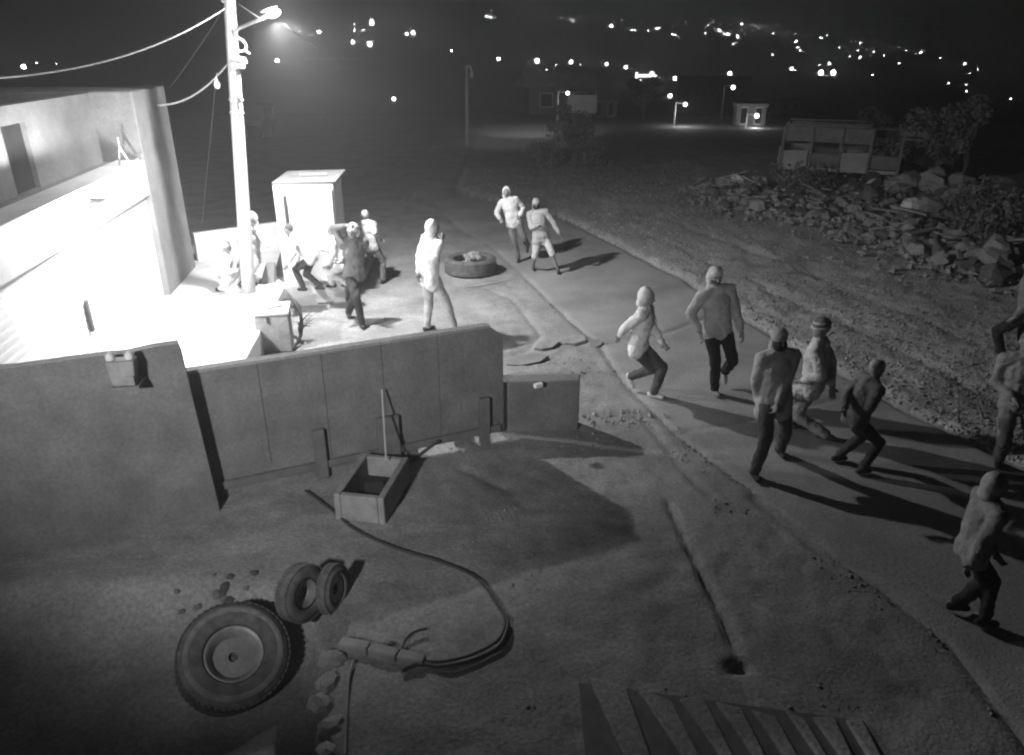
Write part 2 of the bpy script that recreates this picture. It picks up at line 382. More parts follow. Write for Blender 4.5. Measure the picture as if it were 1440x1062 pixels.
MB().tube(spline([PP(333, 95, yb - .12), PP(334, 125, yb - .14), PP(335, 155, yb - .12), PP(337, 135, yb - .12), PP(340, 158, yb - .12)], 6), .01, 6).build('cable_drop', M_cable, pole)
MB().tube([PP(312, 1, yb - .1), PP(330, 9, yb - .1)], .02).build('crossarm_stub', M_galv, pole)
MB().tube([PP(336, 6, yb - .1), PP(364, 25, yb - .4)], .008).build('stay_wire', M_galv, pole)
MB().tube(spline([PP(330, 15, yb - .1), PP(331, 28, yb - .1), PP(332, 42, yb - .15)]), .007).build('cable_feed', M_cable, pole)

def cable(pts, r, m, lb, cat='cable', name='overhead_cable', grp=None):
    return tag(MB().tube(pts, r, 6).build(name, m, smooth=True), lb, cat, grp)
topp = D(318, 12, yb)
cable(sag(D(-60, 112, 8.5), D(322, 8, yb), .25, 24), .011, M_cablep, 'thick overhead cable sweeping from pole top to upper left corner')
cable(sag(D(241, 121, 14.6), D(311, 18, yb), .02), .008, M_cable, 'thin taut cable from tower wall top up to the pole top')
cable(sag(D(222, 148, 13.6), D(320, 90, yb), .16), .015, M_cablep, 'pale sagging cable joining the tower wall to mid pole')
gw = cable(sag(D(303, 118, yb), D(284, 312, 15.2), .02), .006, M_cable, 'thin guy wire hanging straight down left of the utility pole', 'wire', 'guy_wire')
gi = MB().lathe([(.015, -.09), (.045, -.06), (.055, -.02), (.03, .03), (.015, .09)], 12).build('guy_insulator', M_porc, smooth=True, loc=D(305, 117, yb))
tag(gi, 'egg-shaped white insulator hanging from the sagging cable left of the pole', 'insulator')
MB().tube([(0, 0, .08), D(306, 102, yb) - D(305, 117, yb)], .008).build('hook', M_galv, gi)
cable(sag(D(400, 35, yb), D(482, 86, 40), .1), .012, M_cable, 'faint overhead cable running from street lamp away to the right')

# ---------------------------------------------------------------- metal shed
sp = G(436, 400, PZ); sh_rz = math.radians(4)
shed = empty('metal_shed', (sp.x + .02, sp.y + .55, PZ), sh_rz, 'tall glaring white metal cabinet standing on the platform right of the pole', 'cabinet')
MB().box((0, 0, .93), (1.08, 1.0, 1.86)).build('body', M_pale, shed, bevel=.015)
MB().box((.03, .16, 1.885), (1.14, 1.36, .035), R=Matrix.Rotation(math.radians(-1), 3, 'Y')).build('roof', M_dkwall, shed, bevel=.01)
MB().box((-.34, -.52, 1.25), (.05, .045, .8)).build('handle_bar', M_dkpost, shed)
MB().box((.12, -.56, .93), (.80, .12, 1.7)).build('door', M_pale, shed, bevel=.008)
MB().box((.1, .1, 1.94), (.5, .05, .03), .1).build('roof_slat', M_wood, shed)

# ---------------------------------------------------------------- crate, hose, twigs, grate, tyre
cb = [G(360, 503), G(408, 492)]
cr_ = empty('crate', ((cb[0].x + cb[1].x) / 2 - .02, (cb[0].y + cb[1].y) / 2 + .28, 0), math.radians(12), 'grey box with pale lid against the platform edge, near bare twigs', 'crate')
MB().box((0, 0, .32), (.52, .5, .64)).build('body', M_box, cr_, bevel=.015)
MB().box((-.01, 0, .665), (.57, .56, .05)).build('lid', M_pale, cr_, bevel=.01)
MB().box((.03, -.02, .70), (.3, .12, .02), .5).build('lid_batten', M_box, cr_)
MB().box((-.06, -.262, .56), (.03, .02, .1)).build('latch', M_dkpost, cr_)
hp = [G(396, 425, .5), G(404, 420, .62), G(414, 424, .62), G(422, 440, .5), G(424, 458, .3), G(422, 475, .12), G(411, 492, .02)]
tag(MB().tube(spline(hp), .028, 8).build('hoop_pipe', M_dkpost, smooth=True), 'dark bent pipe arching out beside the grey crate', 'pipe')
tw0 = G(423, 478); tw = empty('dry_shrub', tw0, 0, 'leafless twiggy dry shrub right of the grey crate', 'shrub')
MB().tube([(0, 0, 0), (-.02, .02, .2), (.03, 0, .34)], .016, 6, .01).build('trunk', M_bark, tw)
for k in range(9):
    a = random.uniform(-1.2, 1.6); l_ = random.uniform(.15, .34); z0 = random.uniform(.02, .3)
    p1 = Vector((math.cos(a) * l_ * .6, -math.sin(a) * .08, z0 + l_ * .5)); p2 = p1 + Vector((math.cos(a + .4) * l_ * .4, random.uniform(-.1, .1), l_ * random.uniform(.1, .5)))
    MB().tube([(0, 0, z0), p1, p2], .009, 5, .003).tube([p1, p1 + Vector((.09, .03, -.02))], .005, 4).build('twig', M_bark, tw)

gr0 = G(459, 425); gr = empty('metal_grate', gr0 + Vector((0, 0, .04)), math.radians(8), 'small barred metal grate lying on the ground below the platform step', 'grate')
for k in range(7): MB().tube([(-.13 + k * .043, -.2, 0), (-.13 + k * .043, .22, 0)], .008, 6).build('bar', M_dkpost, gr)
for y_ in (-.2, .22): MB().tube([(-.14, y_, 0), (.14, y_, 0)], .010, 6).build('cross_bar', M_dkpost, gr)

def tyre(name, ro, ri, wd, mt, loc, rot, label, tread=26, parent=None, rim=True):
    t = empty(name, loc, 0, label, 'tyre'); t.rotation_euler = rot
    h = wd / 2; prof = []
    for k in range(13):
        a = math.pi * k / 12
        prof.append((ri + (ro - ri) * math.sin(a) ** .55, h * (1 if k < 6 else -1) * (abs(math.cos(a)) ** .5 if k != 6 else 0)))
    prof = [(ri, h * .8), (ri + .02, h * .93), ((ri + ro) / 2, h), (ro - .05, h * .96), (ro - .012, h * .8), (ro, h * .4), (ro, -h * .4), (ro - .012, -h * .8), (ro - .05, -h * .96), ((ri + ro) / 2, -h), (ri + .02, -h * .93), (ri, -h * .8), (ri + .03, -h * .6), (ri + .05, 0), (ri + .03, h * .6)]
    MB().lathe(prof, 56, closed=True).build('carcass', mt, t, smooth=True)
    mb = MB()
    for k in range(tread * 2):
        a = 2 * math.pi * k / (tread * 2)
        for sgn in (-1, 1):
            R = Matrix.Rotation(a + sgn * .03, 3, 'Z') @ Matrix.Rotation(sgn * .35, 3, 'X')
            mb.box(Vector((math.cos(a) * (ro - .002), math.sin(a) * (ro - .002), sgn * h * .45)), (.012, ro * math.pi / tread / 1.4, h * .72), R=R)
    o = mb.build('tread_blocks', mt, t); o['kind'] = 'stuff'
    return t
tp = G(661, 388)
ty = tyre('discarded_tyre', .56, .36, .32, M_tyreg, (tp.x, tp.y + .28, .18), (0, 0, .3), 'large tyre lying flat on the road, filled with rubble')
for k in range(14):
    a = random.uniform(-.9, 2.2); r = random.uniform(.05, .38)
    s = random.uniform(.05, .12); o = MB().ball((0, 0, 0), (s, s * .8, s * .6), 7, 5).build('stone', M_stone, ty, loc=(math.cos(a) * r, math.sin(a) * r, .08 + .08 * (math.cos(a) > .2)), rot=(random.random(), random.random(), 3 * random.random()))
MB().ball((0, 0, -.06), (.36, .36, .12), 20, 8).build('earth_fill', M_verge, ty)
tl = G(585, 396); 
tag(MB().tube(spline([G(652, 404, .02), G(690, 399, .02), G(722, 392, .02)]), .012, 6).build('rebar_rod', M_cablep), 'thin rod lying on the road beside the flat tyre', 'rod')

# ---------------------------------------------------------------- dark raised hoarding (near wall)
hA = G(-330, 554, 1.9); hB = G(250, 480, 1.9); hC = G(265, 525, 1.5); hD = G(690, 460, 1.5)
hd = (hD - hC); hd.z = 0; hL = hd.length; hd.normalize(); hN = Vector((-hd.y, hd.x, 0))
ho_ = empty('raised_hoarding', (hC.x, hC.y, 0), math.atan2(hd.y, hd.x), 'long dark metal hoarding raised on posts across the middle foreground', 'hoarding')
nP = 5; TH = .05; z0h = .12
for k in range(nP):
    a = (hL * k / nP + .003) if k else -.42; b = hL * (k + 1) / nP - .003
    if k == nP - 1:
        b = hL - .003; ch = .16
        mb = MB().add([(a, y_, z) for y_ in (0, TH) for z in (z0h, 1.5)] + [(b + ch, y_, z) for y_ in (0, TH) for z in (z0h, 1.36)] + [(b, y_, 1.5) for y_ in (0, TH)],
                      [(0, 4, 5, 8, 1), (2, 3, 9, 7, 6), (0, 2, 6, 4), (4, 6, 7, 5), (5, 7, 9, 8), (8, 9, 3, 1), (0, 1, 3, 2)])
    else: mb = MB().prism([(a, 0), (b, 0), (b, TH), (a, TH)], z0h, 1.5)
    mb.build('panel', M_dkwall, ho_)
MB().prism([(-.4, -.03), (hL - .02, -.03), (hL - .02, .08), (-.4, .08)], 1.503, 1.535).build('top_rail', M_conc, ho_)
MB().prism([(0, -.05), (hL + .1, -.05), (hL + .1, -.003), (0, -.003)], z0h, z0h + .09).build('bottom_rail', M_post, ho_)
for k in range(1, nP): MB().box((hL * k / nP, TH + .022, .88), (.10, .04, 1.22)).build('batten', M_dkpost, ho_)
for (a, b) in ((-.1, 0), (0, .28), (.28, .42), (.42, .56), (.56, .71), (.85, .93)):
    MB().box((hL * (a + b) / 2, .03, .05), (hL * (b - a) - .002, .04, .26)).build('kick_board', M_dkwall, ho_)
for s in (hL * .36, hL * .60, hL * .965):
    wd = .26 if abs(s - hL * .60) < .01 else .13
    MB().box((s, -.04, .31), (wd, .07, .62)).build('post', M_post, ho_, bevel=.008)
MB().tube([(hL * .66, -.12, .0), (hL * .78, -.1, .2)], .02).build('strut', M_dkpost, ho_)
# taller left panel with a sloping end
tdir = (hB - hA); tdir.z = 0; tL = tdir.length; tdir.normalize()
ha_ = empty('tall_wall', (hA.x, hA.y, 0), math.atan2(tdir.y, tdir.x), 'taller rough dark wall at left end of the hoarding, pale canister on it', 'wall')
prof = [(0, -.1)] + [(tL * k / 14, 1.9 + .018 * random.uniform(-1, 1)) for k in range(15)] + [(tL + .02, 1.8), (tL + .1, -.1)]
n_ = len(prof); mb = MB().add([(p[0], y_, p[1]) for y_ in (-.12, .0) for p in prof], [tuple(range(n_)), tuple(range(2 * n_ - 1, n_ - 1, -1))] + [(i, n_ + i, n_ + (i + 1) % n_, (i + 1) % n_) for i in range(n_)])
mb.build('masonry', M_dkwall, ha_)
# lower block at right end
lb0 = G(700, 608); lb1 = G(813, 605); 
lowb = MB().prism([(hD.x - .05, lb0.y + .12), (lb0.x, lb0.y), (lb1.x, lb1.y), (lb1.x + .02, lb1.y + .22), (hD.x + .05, lb0.y + .25)], -.1, .70).build('low_block_wall', M_dkwall, bevel=.02)
tag(lowb, 'low dark block wall continuing from the right end of the hoarding', 'wall')
tag(MB().box(G(757, 542, .71), (.10, .05, .05), .5).build('rubble_chip', M_pale), 'tiny bright chip lying on top of the low block wall', 'stone')

# pale canister on the ledge
cpn = D(174, 519, 6.30)
can = empty('plastic_canister', cpn, math.radians(10), 'pale cut-open canister with two rounded knobs on the tall dark wall', 'canister')
MB().add([(-.11, -.06, -.15), (.09, -.06, -.15), (.09, .06, -.15), (-.11, .06, -.15), (-.13, -.075, .1), (.12, -.075, .1), (.12, .075, .1), (-.13, .075, .1)], [(3, 2, 1, 0), (4, 5, 6, 7), (0, 1, 5, 4), (1, 2, 6, 5), (2, 3, 7, 6), (3, 0, 4, 7)]).build('body', M_box, can, bevel=.02)
for x_ in (-.095, .07): MB().ball((x_, 0, .12), (.04, .045, .05), 12, 8).build('knob', M_pale, can, smooth=True)
MB().box((.06, -.078, -.09), (.07, .012, .09)).build('patch', M_cement, can)
MB().box((0, .05, -.165), (.24, .24, .025)).build('shelf', M_dkwall, can)

# pale crumpled sheet on the yard
ps = [G(45, 668, .03), G(75, 650, .05), G(110, 636, .06), (G(150, 612, .04))]
v_ = []; f_ = []
for i, p in enumerate(spline(ps, 6)):
    for j in range(5): v_.append(p + Vector((.02 * j + .02 * random.uniform(-1, 1), .05 * j, .06 * math.sin(j * 1.3 + i * .7) + .05)))
nn = len(v_) // 5; f_ = [(i * 5 + j, i * 5 + j + 1, i * 5 + j + 6, i * 5 + j + 5) for i in range(nn - 1) for j in range(4)]
o = link('crumpled_sheet', mesh_of(v_, f_, True), M_pale); sm = o.modifiers.new('s', 'SOLIDIFY'); sm.thickness = .008
tag(o, 'pale crumpled strip of sheeting lying in the dark left foreground', 'sheet')

# open concrete trough
t0 = G(508, 738); tr = empty('open_trough', (t0.x + .06, t0.y + .46, 0), math.radians(-10), 'open pale rectangular trough standing in the shadow of the hoarding', 'trough')
tw_, tl_, th_ = .47, .86, .32
for (x_, y_, a, b) in [(-tw_ / 2, 0, .07, tl_), (tw_ / 2, 0, .07, tl_)]: MB().box((x_, y_, th_ / 2), (a, b, th_)).build('side_wall', M_box, tr, bevel=.012)
for y_ in (-tl_ / 2 + .035, tl_ / 2 - .035): MB().box((0, y_, th_ / 2), (tw_ - .073, .07, th_ - .01)).build('end_wall', M_box, tr, bevel=.012)
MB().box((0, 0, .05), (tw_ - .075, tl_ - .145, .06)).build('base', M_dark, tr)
MB().box((.03, -.05, .12), (.2, .26, .12), .4).build('contents', M_dkpost, tr)
tag(MB().tube(sag(D(537, 548, 7.6), G(543, 648, .35), .0), .010, 6).build('hanging_rope', M_cablep), 'thin pale rope hanging from the hoarding down to the trough', 'rope')

# hose
H_ = [(430, 690), (470, 720), (500, 745), (555, 770), (620, 790), (670, 812), (698, 845), (710, 872), (700, 900), (665, 920), (625, 930), (592, 930)]
tag(MB().tube(spline([G(a, b, .025) for a, b in H_]), .014, 8).build('long_hose', M_cable, smooth=True), 'long dark hose curving from the trough round to the slab edge', 'hose')
H2 = [(712, 868), (714, 880), (702, 908), (664, 928), (620, 937), (596, 934), (575, 938), (566, 943)]
tag(MB().tube(spline([G(a, b, .03) for a, b in H2]), .016, 8).build('doubled_hose', M_cable, smooth=True), 'shorter second hose lying alongside the curve of the long hose', 'hose')
H3 = [(565, 915), (570, 900), (582, 889), (600, 884)]
tag(MB().tube(spline([G(a, b, .03) for a, b in H3]), .012, 8).build('hose_stub', M_cable, smooth=True), 'short curled hose end by the pale slab edge', 'hose')
tag(MB().ball(G(547, 908, .03), (.06, .045, .03), 10, 6).tube(spline([G(553, 908, .04), G(560, 914, .04), G(568, 916, .03)]), .01).build('hose_nozzle', M_cable, smooth=True), 'small dark nozzle lying on the pale slab edge', 'nozzle')

# broken slab edge
def rock_mesh(seed, n=9, m=7, j=.28):
    r = random.Random(seed); mb = MB().ball((0, 0, 0), 1, n, m)
    for v in mb.v: v *= 1 + r.uniform(-j, j * .6)
    return mb.mesh()
ROCKS = [rock_mesh(k, 7, 5) for k in range(8)]
for k_, r_ in enumerate(ROCKS): r_.materials.append(M_stone if k_ % 3 else M_stone2)
slab = empty('slab_edging', G(480, 930), 0, 'broken pale concrete edging bordering the foreground slab at bottom left', 'edging')
def rel(p, e): return Vector(p) - e.location
e_pts = [(478, 908), (520, 916), (560, 926), (598, 934)]
for (a, b) in zip(e_pts[:-1], e_pts[1:]):
    p, q = G(*a), G(*b); d_ = q - p; MB().box(((p + q) / 2 - slab.location) + Vector((0, 0, .02)), (d_.length - .01, .10, .09), math.atan2(d_.y, d_.x)).build('edge_stone', M_box, slab, bevel=.015)
e_pts = [(468, 925), (462, 960), (452, 990), (466, 1020), (458, 1058), (470, 1100)]
for k, a in enumerate(e_pts):
    p = G(*a); o = link('edge_stone', ROCKS[k % 8].copy(), None, slab, rel(p, slab) + Vector((0, 0, -.02)), (0, 0, k * 1.3)); o.data.materials.clear(); o.data.materials.append(M_box); o.scale = (.13, .10, .07)
MB().tube(spline([rel(G(497, 930, .03), slab), rel(G(490, 960, .03), slab), rel(G(485, 1062, .03), slab)]), .012).build('edge_bead', M_box, slab)

# wheels in the sunken yard
def at_ground(px, py, z): p = G(px, py, z); return p
p = at_ground(328, 925, -.12)
t1 = tyre('leaning_tyre', .44, .235, .26, M_tyreg, p, (math.radians(24), math.radians(22), 0), 'big pale-rimmed wheel leaning in the dark bottom left corner')
MB().lathe([(.235, -.10), (.235, .10), (.225, .11), (.20, .06), (.17, .02), (.165, -.02), (.20, -.06)], 40, closed=True).build('rim', M_steel, t1, smooth=True)
MB().lathe([(.33, .115), (.345, .138), (.385, .138), (.40, .115)], 48, closed=True).build('sidewall_band', mat('scuffed_sidewall', .22, .12, scale=8), t1, smooth=True)
MB().lathe([(.17, -.03), (.17, .0), (.05, .012), (.04, .012), (.04, -.03)], 32).build('hub_plate', M_cement, t1, smooth=False)
p = at_ground(424, 870, -.05)
t2 = tyre('old_tyre', .25, .13, .16, M_tyreg, p + Vector((0, .1, .2)), (math.radians(80), 0, math.radians(62)), 'smaller ribbed wheel standing upright behind the big leaning wheel')
MB().lathe([(.125, -.05), (.125, .05), (.06, .02), (.05, -.02)], 28).build('rim', M_steel, t2)
p = at_ground(468, 862, -.05)
t3 = tyre('narrow_tyre', .22, .12, .11, M_tyreg, p + Vector((0, .1, .18)), (math.radians(82), 0, math.radians(75)), 'narrow upright wheel touching the right of the smaller ribbed wheel')
MB().lathe([(.115, -.03), (.115, .03), (.05, .02), (.05, -.02)], 28).build('rim', M_steel, t3)
for k in range(16):
    p = G(random.uniform(230, 390), random.uniform(800, 845)); s = random.uniform(.02, .05)
    o = link('loose_stone', ROCKS[k % 8], None, None, (p.x, p.y, Z(p.x, p.y) + s * .3), (0, 0, k)); o.scale = (s * 1.3, s, s * .7)
    tag(o, 'small loose stone in the cluster behind the big leaning wheel', 'stone', 'stones behind the big leaning wheel')

# slotted ribs bottom right
S_ = [((815, 955), (842, 1100), 26), ((880, 962), (930, 1100), 22), ((945, 990), (1000, 1100), 20), ((990, 985), (1046, 1100), 20), ((1045, 1000), (1094, 1100), 18), ((1090, 1005), (1140, 1100), 17), ((1130, 1010), (1184, 1100), 17), ((1172, 1010), (1215, 1100), 15), ((1212, 1015), (1255, 1100), 12)]
db = G(1000, 1040)
rp = empty('ribbed_ramp', G(1000, 1040), 0, 'row of raised concrete ribs with dark slots at the bottom right edge', 'ramp')
for (a, b), nxt in zip([(s[0], s[1]) for s in S_[:-1]], S_[1:]):
    ga, gb = G(a[0] + 12, a[1]), G(b[0] + 44, b[1]); na, nb = G(nxt[0][0], nxt[0][1] + 2), G(nxt[1][0] - 2, nxt[1][1])
    if (na.x - ga.x) < .03: ga.x = na.x - .08
    if (nb.x - gb.x) < .03: gb.x = nb.x - .06
    q = [rel(v, rp) + Vector((random.uniform(-.012, .012), random.uniform(-.04, .04), 0)) for v in (ga, gb, nb, na)]
    MB().add([(q[0].x, q[0].y, -.02), (q[1].x, q[1].y, -.02), (q[2].x, q[2].y, -.02), (q[3].x, q[3].y, -.02), (q[0].x, q[0].y, .03), (q[1].x, q[1].y, .06), (q[2].x, q[2].y, .06), (q[3].x, q[3].y, .03)],
             [(3, 2, 1, 0), (4, 5, 6, 7), (0, 1, 5, 4), (1, 2, 6, 5), (2, 3, 7, 6), (3, 0, 4, 7)]).build('rib', M_yard, rp, bevel=.018)

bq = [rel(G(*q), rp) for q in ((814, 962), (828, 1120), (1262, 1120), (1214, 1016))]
MB().prism([(q.x, q.y) for q in bq], -.02, .014).build('slot_shade_bed', M_post, rp)  # dark bed under the ribs puts the slots' shade into its colour
# ---------------------------------------------------------------- rubble and gravel
def scatter(name, pts, smin, smax, m, seed=3):
    r = np.random.default_rng(seed); base_v = np.array([(1, 0, 0), (-1, 0, 0), (0, 1, 0), (0, -1, 0), (0, 0, 1), (0, 0, -1)], float)
    base_f = np.array([(0, 2, 4), (2, 1, 4), (1, 3, 4), (3, 0, 4), (2, 0, 5), (1, 2, 5), (3, 1, 5), (0, 3, 5)])
    n = len(pts); s = smin + (smax - smin) * r.random(n) ** 3; an = r.random(n) * 6.28
    vv = base_v[None] * (0.6 + .6 * r.random((n, 6, 1))) * s[:, None, None] * np.array([1.2, .9, .7])
    c_, s_ = np.cos(an)[:, None], np.sin(an)[:, None]; x = vv[..., 0] * c_ - vv[..., 1] * s_; y = vv[..., 0] * s_ + vv[..., 1] * c_
    vv = np.stack([x, y, vv[..., 2]], -1) + pts[:, None]; ff = (base_f[None] + 6 * np.arange(n)[:, None, None]).reshape(-1, 3)
    me = bpy.data.meshes.new(name); me.from_pydata(vv.reshape(-1, 3).tolist(), [], ff.tolist()); me.update()
    return tag(link(name, me, m), kind='stuff')
N = 26000
py_ = 6.5 + 24 * rng.random(N) ** 1.5; off_ = .05 + 9 * rng.random(N) ** 1.4; px_ = pline(RIGHT_EDGE, None, py_) + off_
keep = (px_ < 16); px_, py_ = px_[keep], py_[keep]
o = scatter('gravel', np.stack([px_, py_, height(px_, py_) + .008], 1),   .008, .040, M_stone); tag(o, 'loose gravel and stones covering the verge right of the road', 'gravel')
N = 5000
py_ = 4 + 12 * rng.random(N); px_ = pline(LEFT_EDGE, None, py_) - .05 - 3.5 * rng.random(N) ** 2
cl = fbm(px_, py_, .8, 3) > .12; px_, py_ = px_[cl], py_[cl]
o = scatter('yard_grit', np.stack([px_, py_, height(px_, py_) + .004], 1), .005, .028, M_stone, 5); tag(o, 'small grit and chips in patches on the ground left of the road', 'grit')
tuft = g2([(845, 588), (870, 596)])
pts = np.stack([1.45 + .3 * rng.normal(size=160), 8.85 + .15 * rng.normal(size=160), np.full(160, .02)], 1)
o = scatter('rubble_patch', pts, .01, .04, M_stone, 8); tag(o, 'patch of broken chips on the ground beyond the low block wall', 'rubble')

PILE_P = []
def pile(label, pxs, n, smin, smax, seed, spread=1.0, grp=None):
    r = random.Random(seed); P = [onT(*p) for p in pxs]; n = int(n * 1.7); smin *= .6; smax *= .68; PILE_P.extend(P); c = sum(P, Vector()) / len(P); c.z = Z(c.x, c.y)
    root = empty('rubble_pile', c, 0, label, 'rubble')
    for k in range(n):
        a = P[r.randrange(len(P))]; p = a + Vector((r.gauss(0, .45) * spread, r.gauss(0, .7) * spread, 0)); s = r.uniform(smin, smax) * r.uniform(.6, 1.3)
        hgt = max(0, .45 - .35 * (p - a).length) * r.random()
        o = link('rock', ROCKS[r.randrange(8)], None, root, Vector((p.x, p.y, Z(p.x, p.y) + s * .3 + hgt)) - c, (r.uniform(-.5, .5), r.uniform(-.5, .5), r.uniform(0, 6)))
        o.scale = (s * 1.2, s, s * .7)
    for k in range(n // 9):
        a = P[r.randrange(len(P))]; p = a + Vector((r.gauss(0, .5), r.gauss(0, .6), 0)); l_ = r.uniform(.25, .9)
        R = Matrix.Rotation(r.uniform(0, 3.1), 3, 'Z') @ Matrix.Rotation(r.uniform(-.35, .35), 3, 'Y')
        MB().box((0, 0, 0), (l_, r.uniform(.05, .2), r.uniform(.02, .05)), R=R).build('plank', M_wood if k % 2 else M_box, root, loc=Vector((p.x, p.y, Z(p.x, p.y) + .3 + .2 * r.random())) - c)
    return root
pile('pale rubble heap at the far left end of the debris line', [(1020, 278), (1045, 285), (1035, 270)], 40, .10, .34, 1)
pile('rubble and planks in front of the old trailer', [(1080, 295), (1110, 300), (1140, 305), (1165, 300)], 60, .08, .30, 2)
pile('mixed rubble with boards right of the old trailer', [(1200, 285), (1225, 275), (1250, 290), (1220, 300)], 55, .08, .34, 3)
pile('scattered rubble with splintered boards at right of the debris line', [(1245, 335), (1275, 325), (1300, 345), (1265, 345)], 60, .08, .32, 4)
pile('large rocks heaped at the far right edge below the bush', [(1340, 355), (1380, 370), (1420, 365), (1360, 380)], 45, .12, .42, 5)
pile('dark boulders and soil heap beneath the trees at right', [(1300, 270), (1350, 280), (1400, 300), (1260, 250)], 60, .2, .6, 6, 2.0)
P0 = np.array([tuple(p) for p in PILE_P]); N = 9000; ix = rng.integers(0, len(P0), N); q_ = P0[ix] + rng.normal(size=(N, 3)) * np.array([.7, 1.0, 0])
q_[:, 2] = height(q_[:, 0], q_[:, 1]) + .12 * rng.random(N)
o = scatter('debris', q_, .02, .13, M_stone, 11); tag(o, 'small broken debris spread through and round the rubble heaps', 'debris')
def boulder(px, py, s, lb, m=M_box, seed=0):
    p = onT(px, py); o = link('boulder', rock_mesh(50 + seed, 9, 7, .2), m, None, (p.x, p.y, Z(p.x, p.y) + s[2] * .4), (.2, .1, seed)); o.scale = [q * .8 for q in s]; return tag(o, lb, 'boulder')
boulder(1034, 268, (.55, .4, .42), 'pale upright boulder topping the far left rubble heap', M_pale, 1)
boulder(1058, 270, (.35, .3, .38), 'smaller pale boulder right of the pale upright boulder', M_box, 2)
boulder(1278, 302, (.42, .35, .35), 'pale blocky boulder in the middle of the debris line', M_pale, 3)
boulder(1230, 262, (.5, .4, .4), 'grey boulder beside the tall bush behind debris', M_box, 4)
boulder(1290, 240, (1.5, 1.1, 1.0), 'huge grey soil-covered boulder right of the old trailer', M_stone, 5)
bd = onT(1217, 276); o = MB().box((0, 0, 0), (.95, .12, .05), R=Matrix.Rotation(.5, 3, 'Z') @ Matrix.Rotation(-.5, 3, 'Y')).build('loose_board', M_pale, loc=(bd.x, bd.y, bd.z + .35)); tag(o, 'pale board sticking up out of the rubble beside the trailer', 'board')
bd = onT(1135, 300); o = MB().box((0, 0, 0), (1.3, .2, .05), R=Matrix.Rotation(-.8, 3, 'Z') @ Matrix.Rotation(.12, 3, 'Y')).build('loose_board', M_box, loc=(bd.x, bd.y, bd.z + .25)); tag(o, 'flat broken board lying over the rubble below the trailer', 'board')

for k, (px, py, a, b, rz, lb) in enumerate([(738, 508, .42, .22, .3, 'long broken slab piece lying beside the right end of the hoarding'), (770, 487, .34, .18, .9, 'broken slab piece nearest the crack in the road edge'),
        (735, 533, .3, .16, -.2, 'small slab chip just behind the low block wall'), (806, 480, .3, .2, .5, 'slab fragment at the bend of the road edge'), (838, 483, .2, .14, 1.2, 'small pale fragment at the end of the road crack')]):
    p = G(px, py); rr_ = random.Random(k); n_ = 7; pl = [(a * math.cos(6.28 * i / n_) * rr_.uniform(.7, 1), b * math.sin(6.28 * i / n_) * rr_.uniform(.7, 1)) for i in range(n_)]
    tag(MB().prism(pl, 0, .05).build('broken_slab', M_box if k % 2 else M_cement, loc=(p.x, p.y, Z(p.x, p.y) - .005), rot=(.05, -.04, rz), bevel=.006), lb, 'slab')
# ---------------------------------------------------------------- old trailer
tp_ = onT(1172, 262); zt_ = tp_.z
trl = empty('old_trailer', (tp_.x, tp_.y, zt_), math.radians(-22), 'derelict stake-sided trailer standing behind the rubble at upper right', 'trailer')
TLn, TW = 3.4, 1.9
MB().box((0, 0, .62), (TLn, TW, .10)).build('bed', M_wood, trl)
for y_ in (-TW / 2, TW / 2):
    for k, x_ in enumerate(np.linspace(-TLn / 2 + .05, TLn / 2 - .05, 5)): MB().box((x_, y_ - .04, 1.2), (.07, .06, 1.3)).build('stake', M_stone2, trl)
    for k in range(4):
        x_ = -TLn / 2 + TLn * (k + .5) / 4; MB().box((0, 0, 0), (TLn / 4 - .09, .03, .5 - .12 * (k % 2))).build('side_panel', M_stone2 if k % 2 else M_cement, trl, loc=(x_, y_, .9), rot=(.05 * (k % 3 - 1), .07 * (k % 2) - .04, 0))
    MB().box((-.35, y_ + .003, 1.62), (TLn * .72, .03, .42)).build('upper_panel', M_stone2, trl, rot=(0, .015, 0))
    MB().box((-.5, y_ - .01, 1.9), (TLn * .66, .05, .05)).build('rail', M_stone2, trl)
for y_ in (-.5, .5): MB().box((-TLn / 2 - .02, y_, .95), (.03, .85, .6)).build('end_panel', M_box, trl)
for (x_, y_) in [(-1.0, -.9), (1.0, -.9), (1.0, .9), (-1.0, .9)]:
    wv = MB().lathe([(.14, .08), (.3, .09), (.33, .04), (.33, -.04), (.3, -.09), (.14, -.08)], 24, Matrix.Rotation(math.pi / 2, 4, 'X')).build('wheel', M_tyre, trl, loc=(x_, y_, .33))
    MB().lathe([(.13, .05), (.05, .03), (.05, -.03), (.13, -.05)], 16, Matrix.Rotation(math.pi / 2, 4, 'X')).build('rim', M_steel, wv)
tp2 = onT(1228, 240); tb = empty('small_cart', (tp2.x + .3, tp2.y, Z(tp2.x, tp2.y)), math.radians(-10), 'smaller low cart parked behind the right end of the trailer', 'cart')
MB().box((0, 0, .9), (2.2, 1.2, .08)).build('bed', M_wood, tb)
for y_ in (-.6, .6): MB().box((0, y_, 1.15), (2.2, .03, .42)).build('side_panel', M_stone, tb)
for y_ in (-.6, .6): MB().tube([(0, y_ - .06, .4), (0, y_ + .06, .4)], .4, 20).build('wheel', M_tyre, tb)

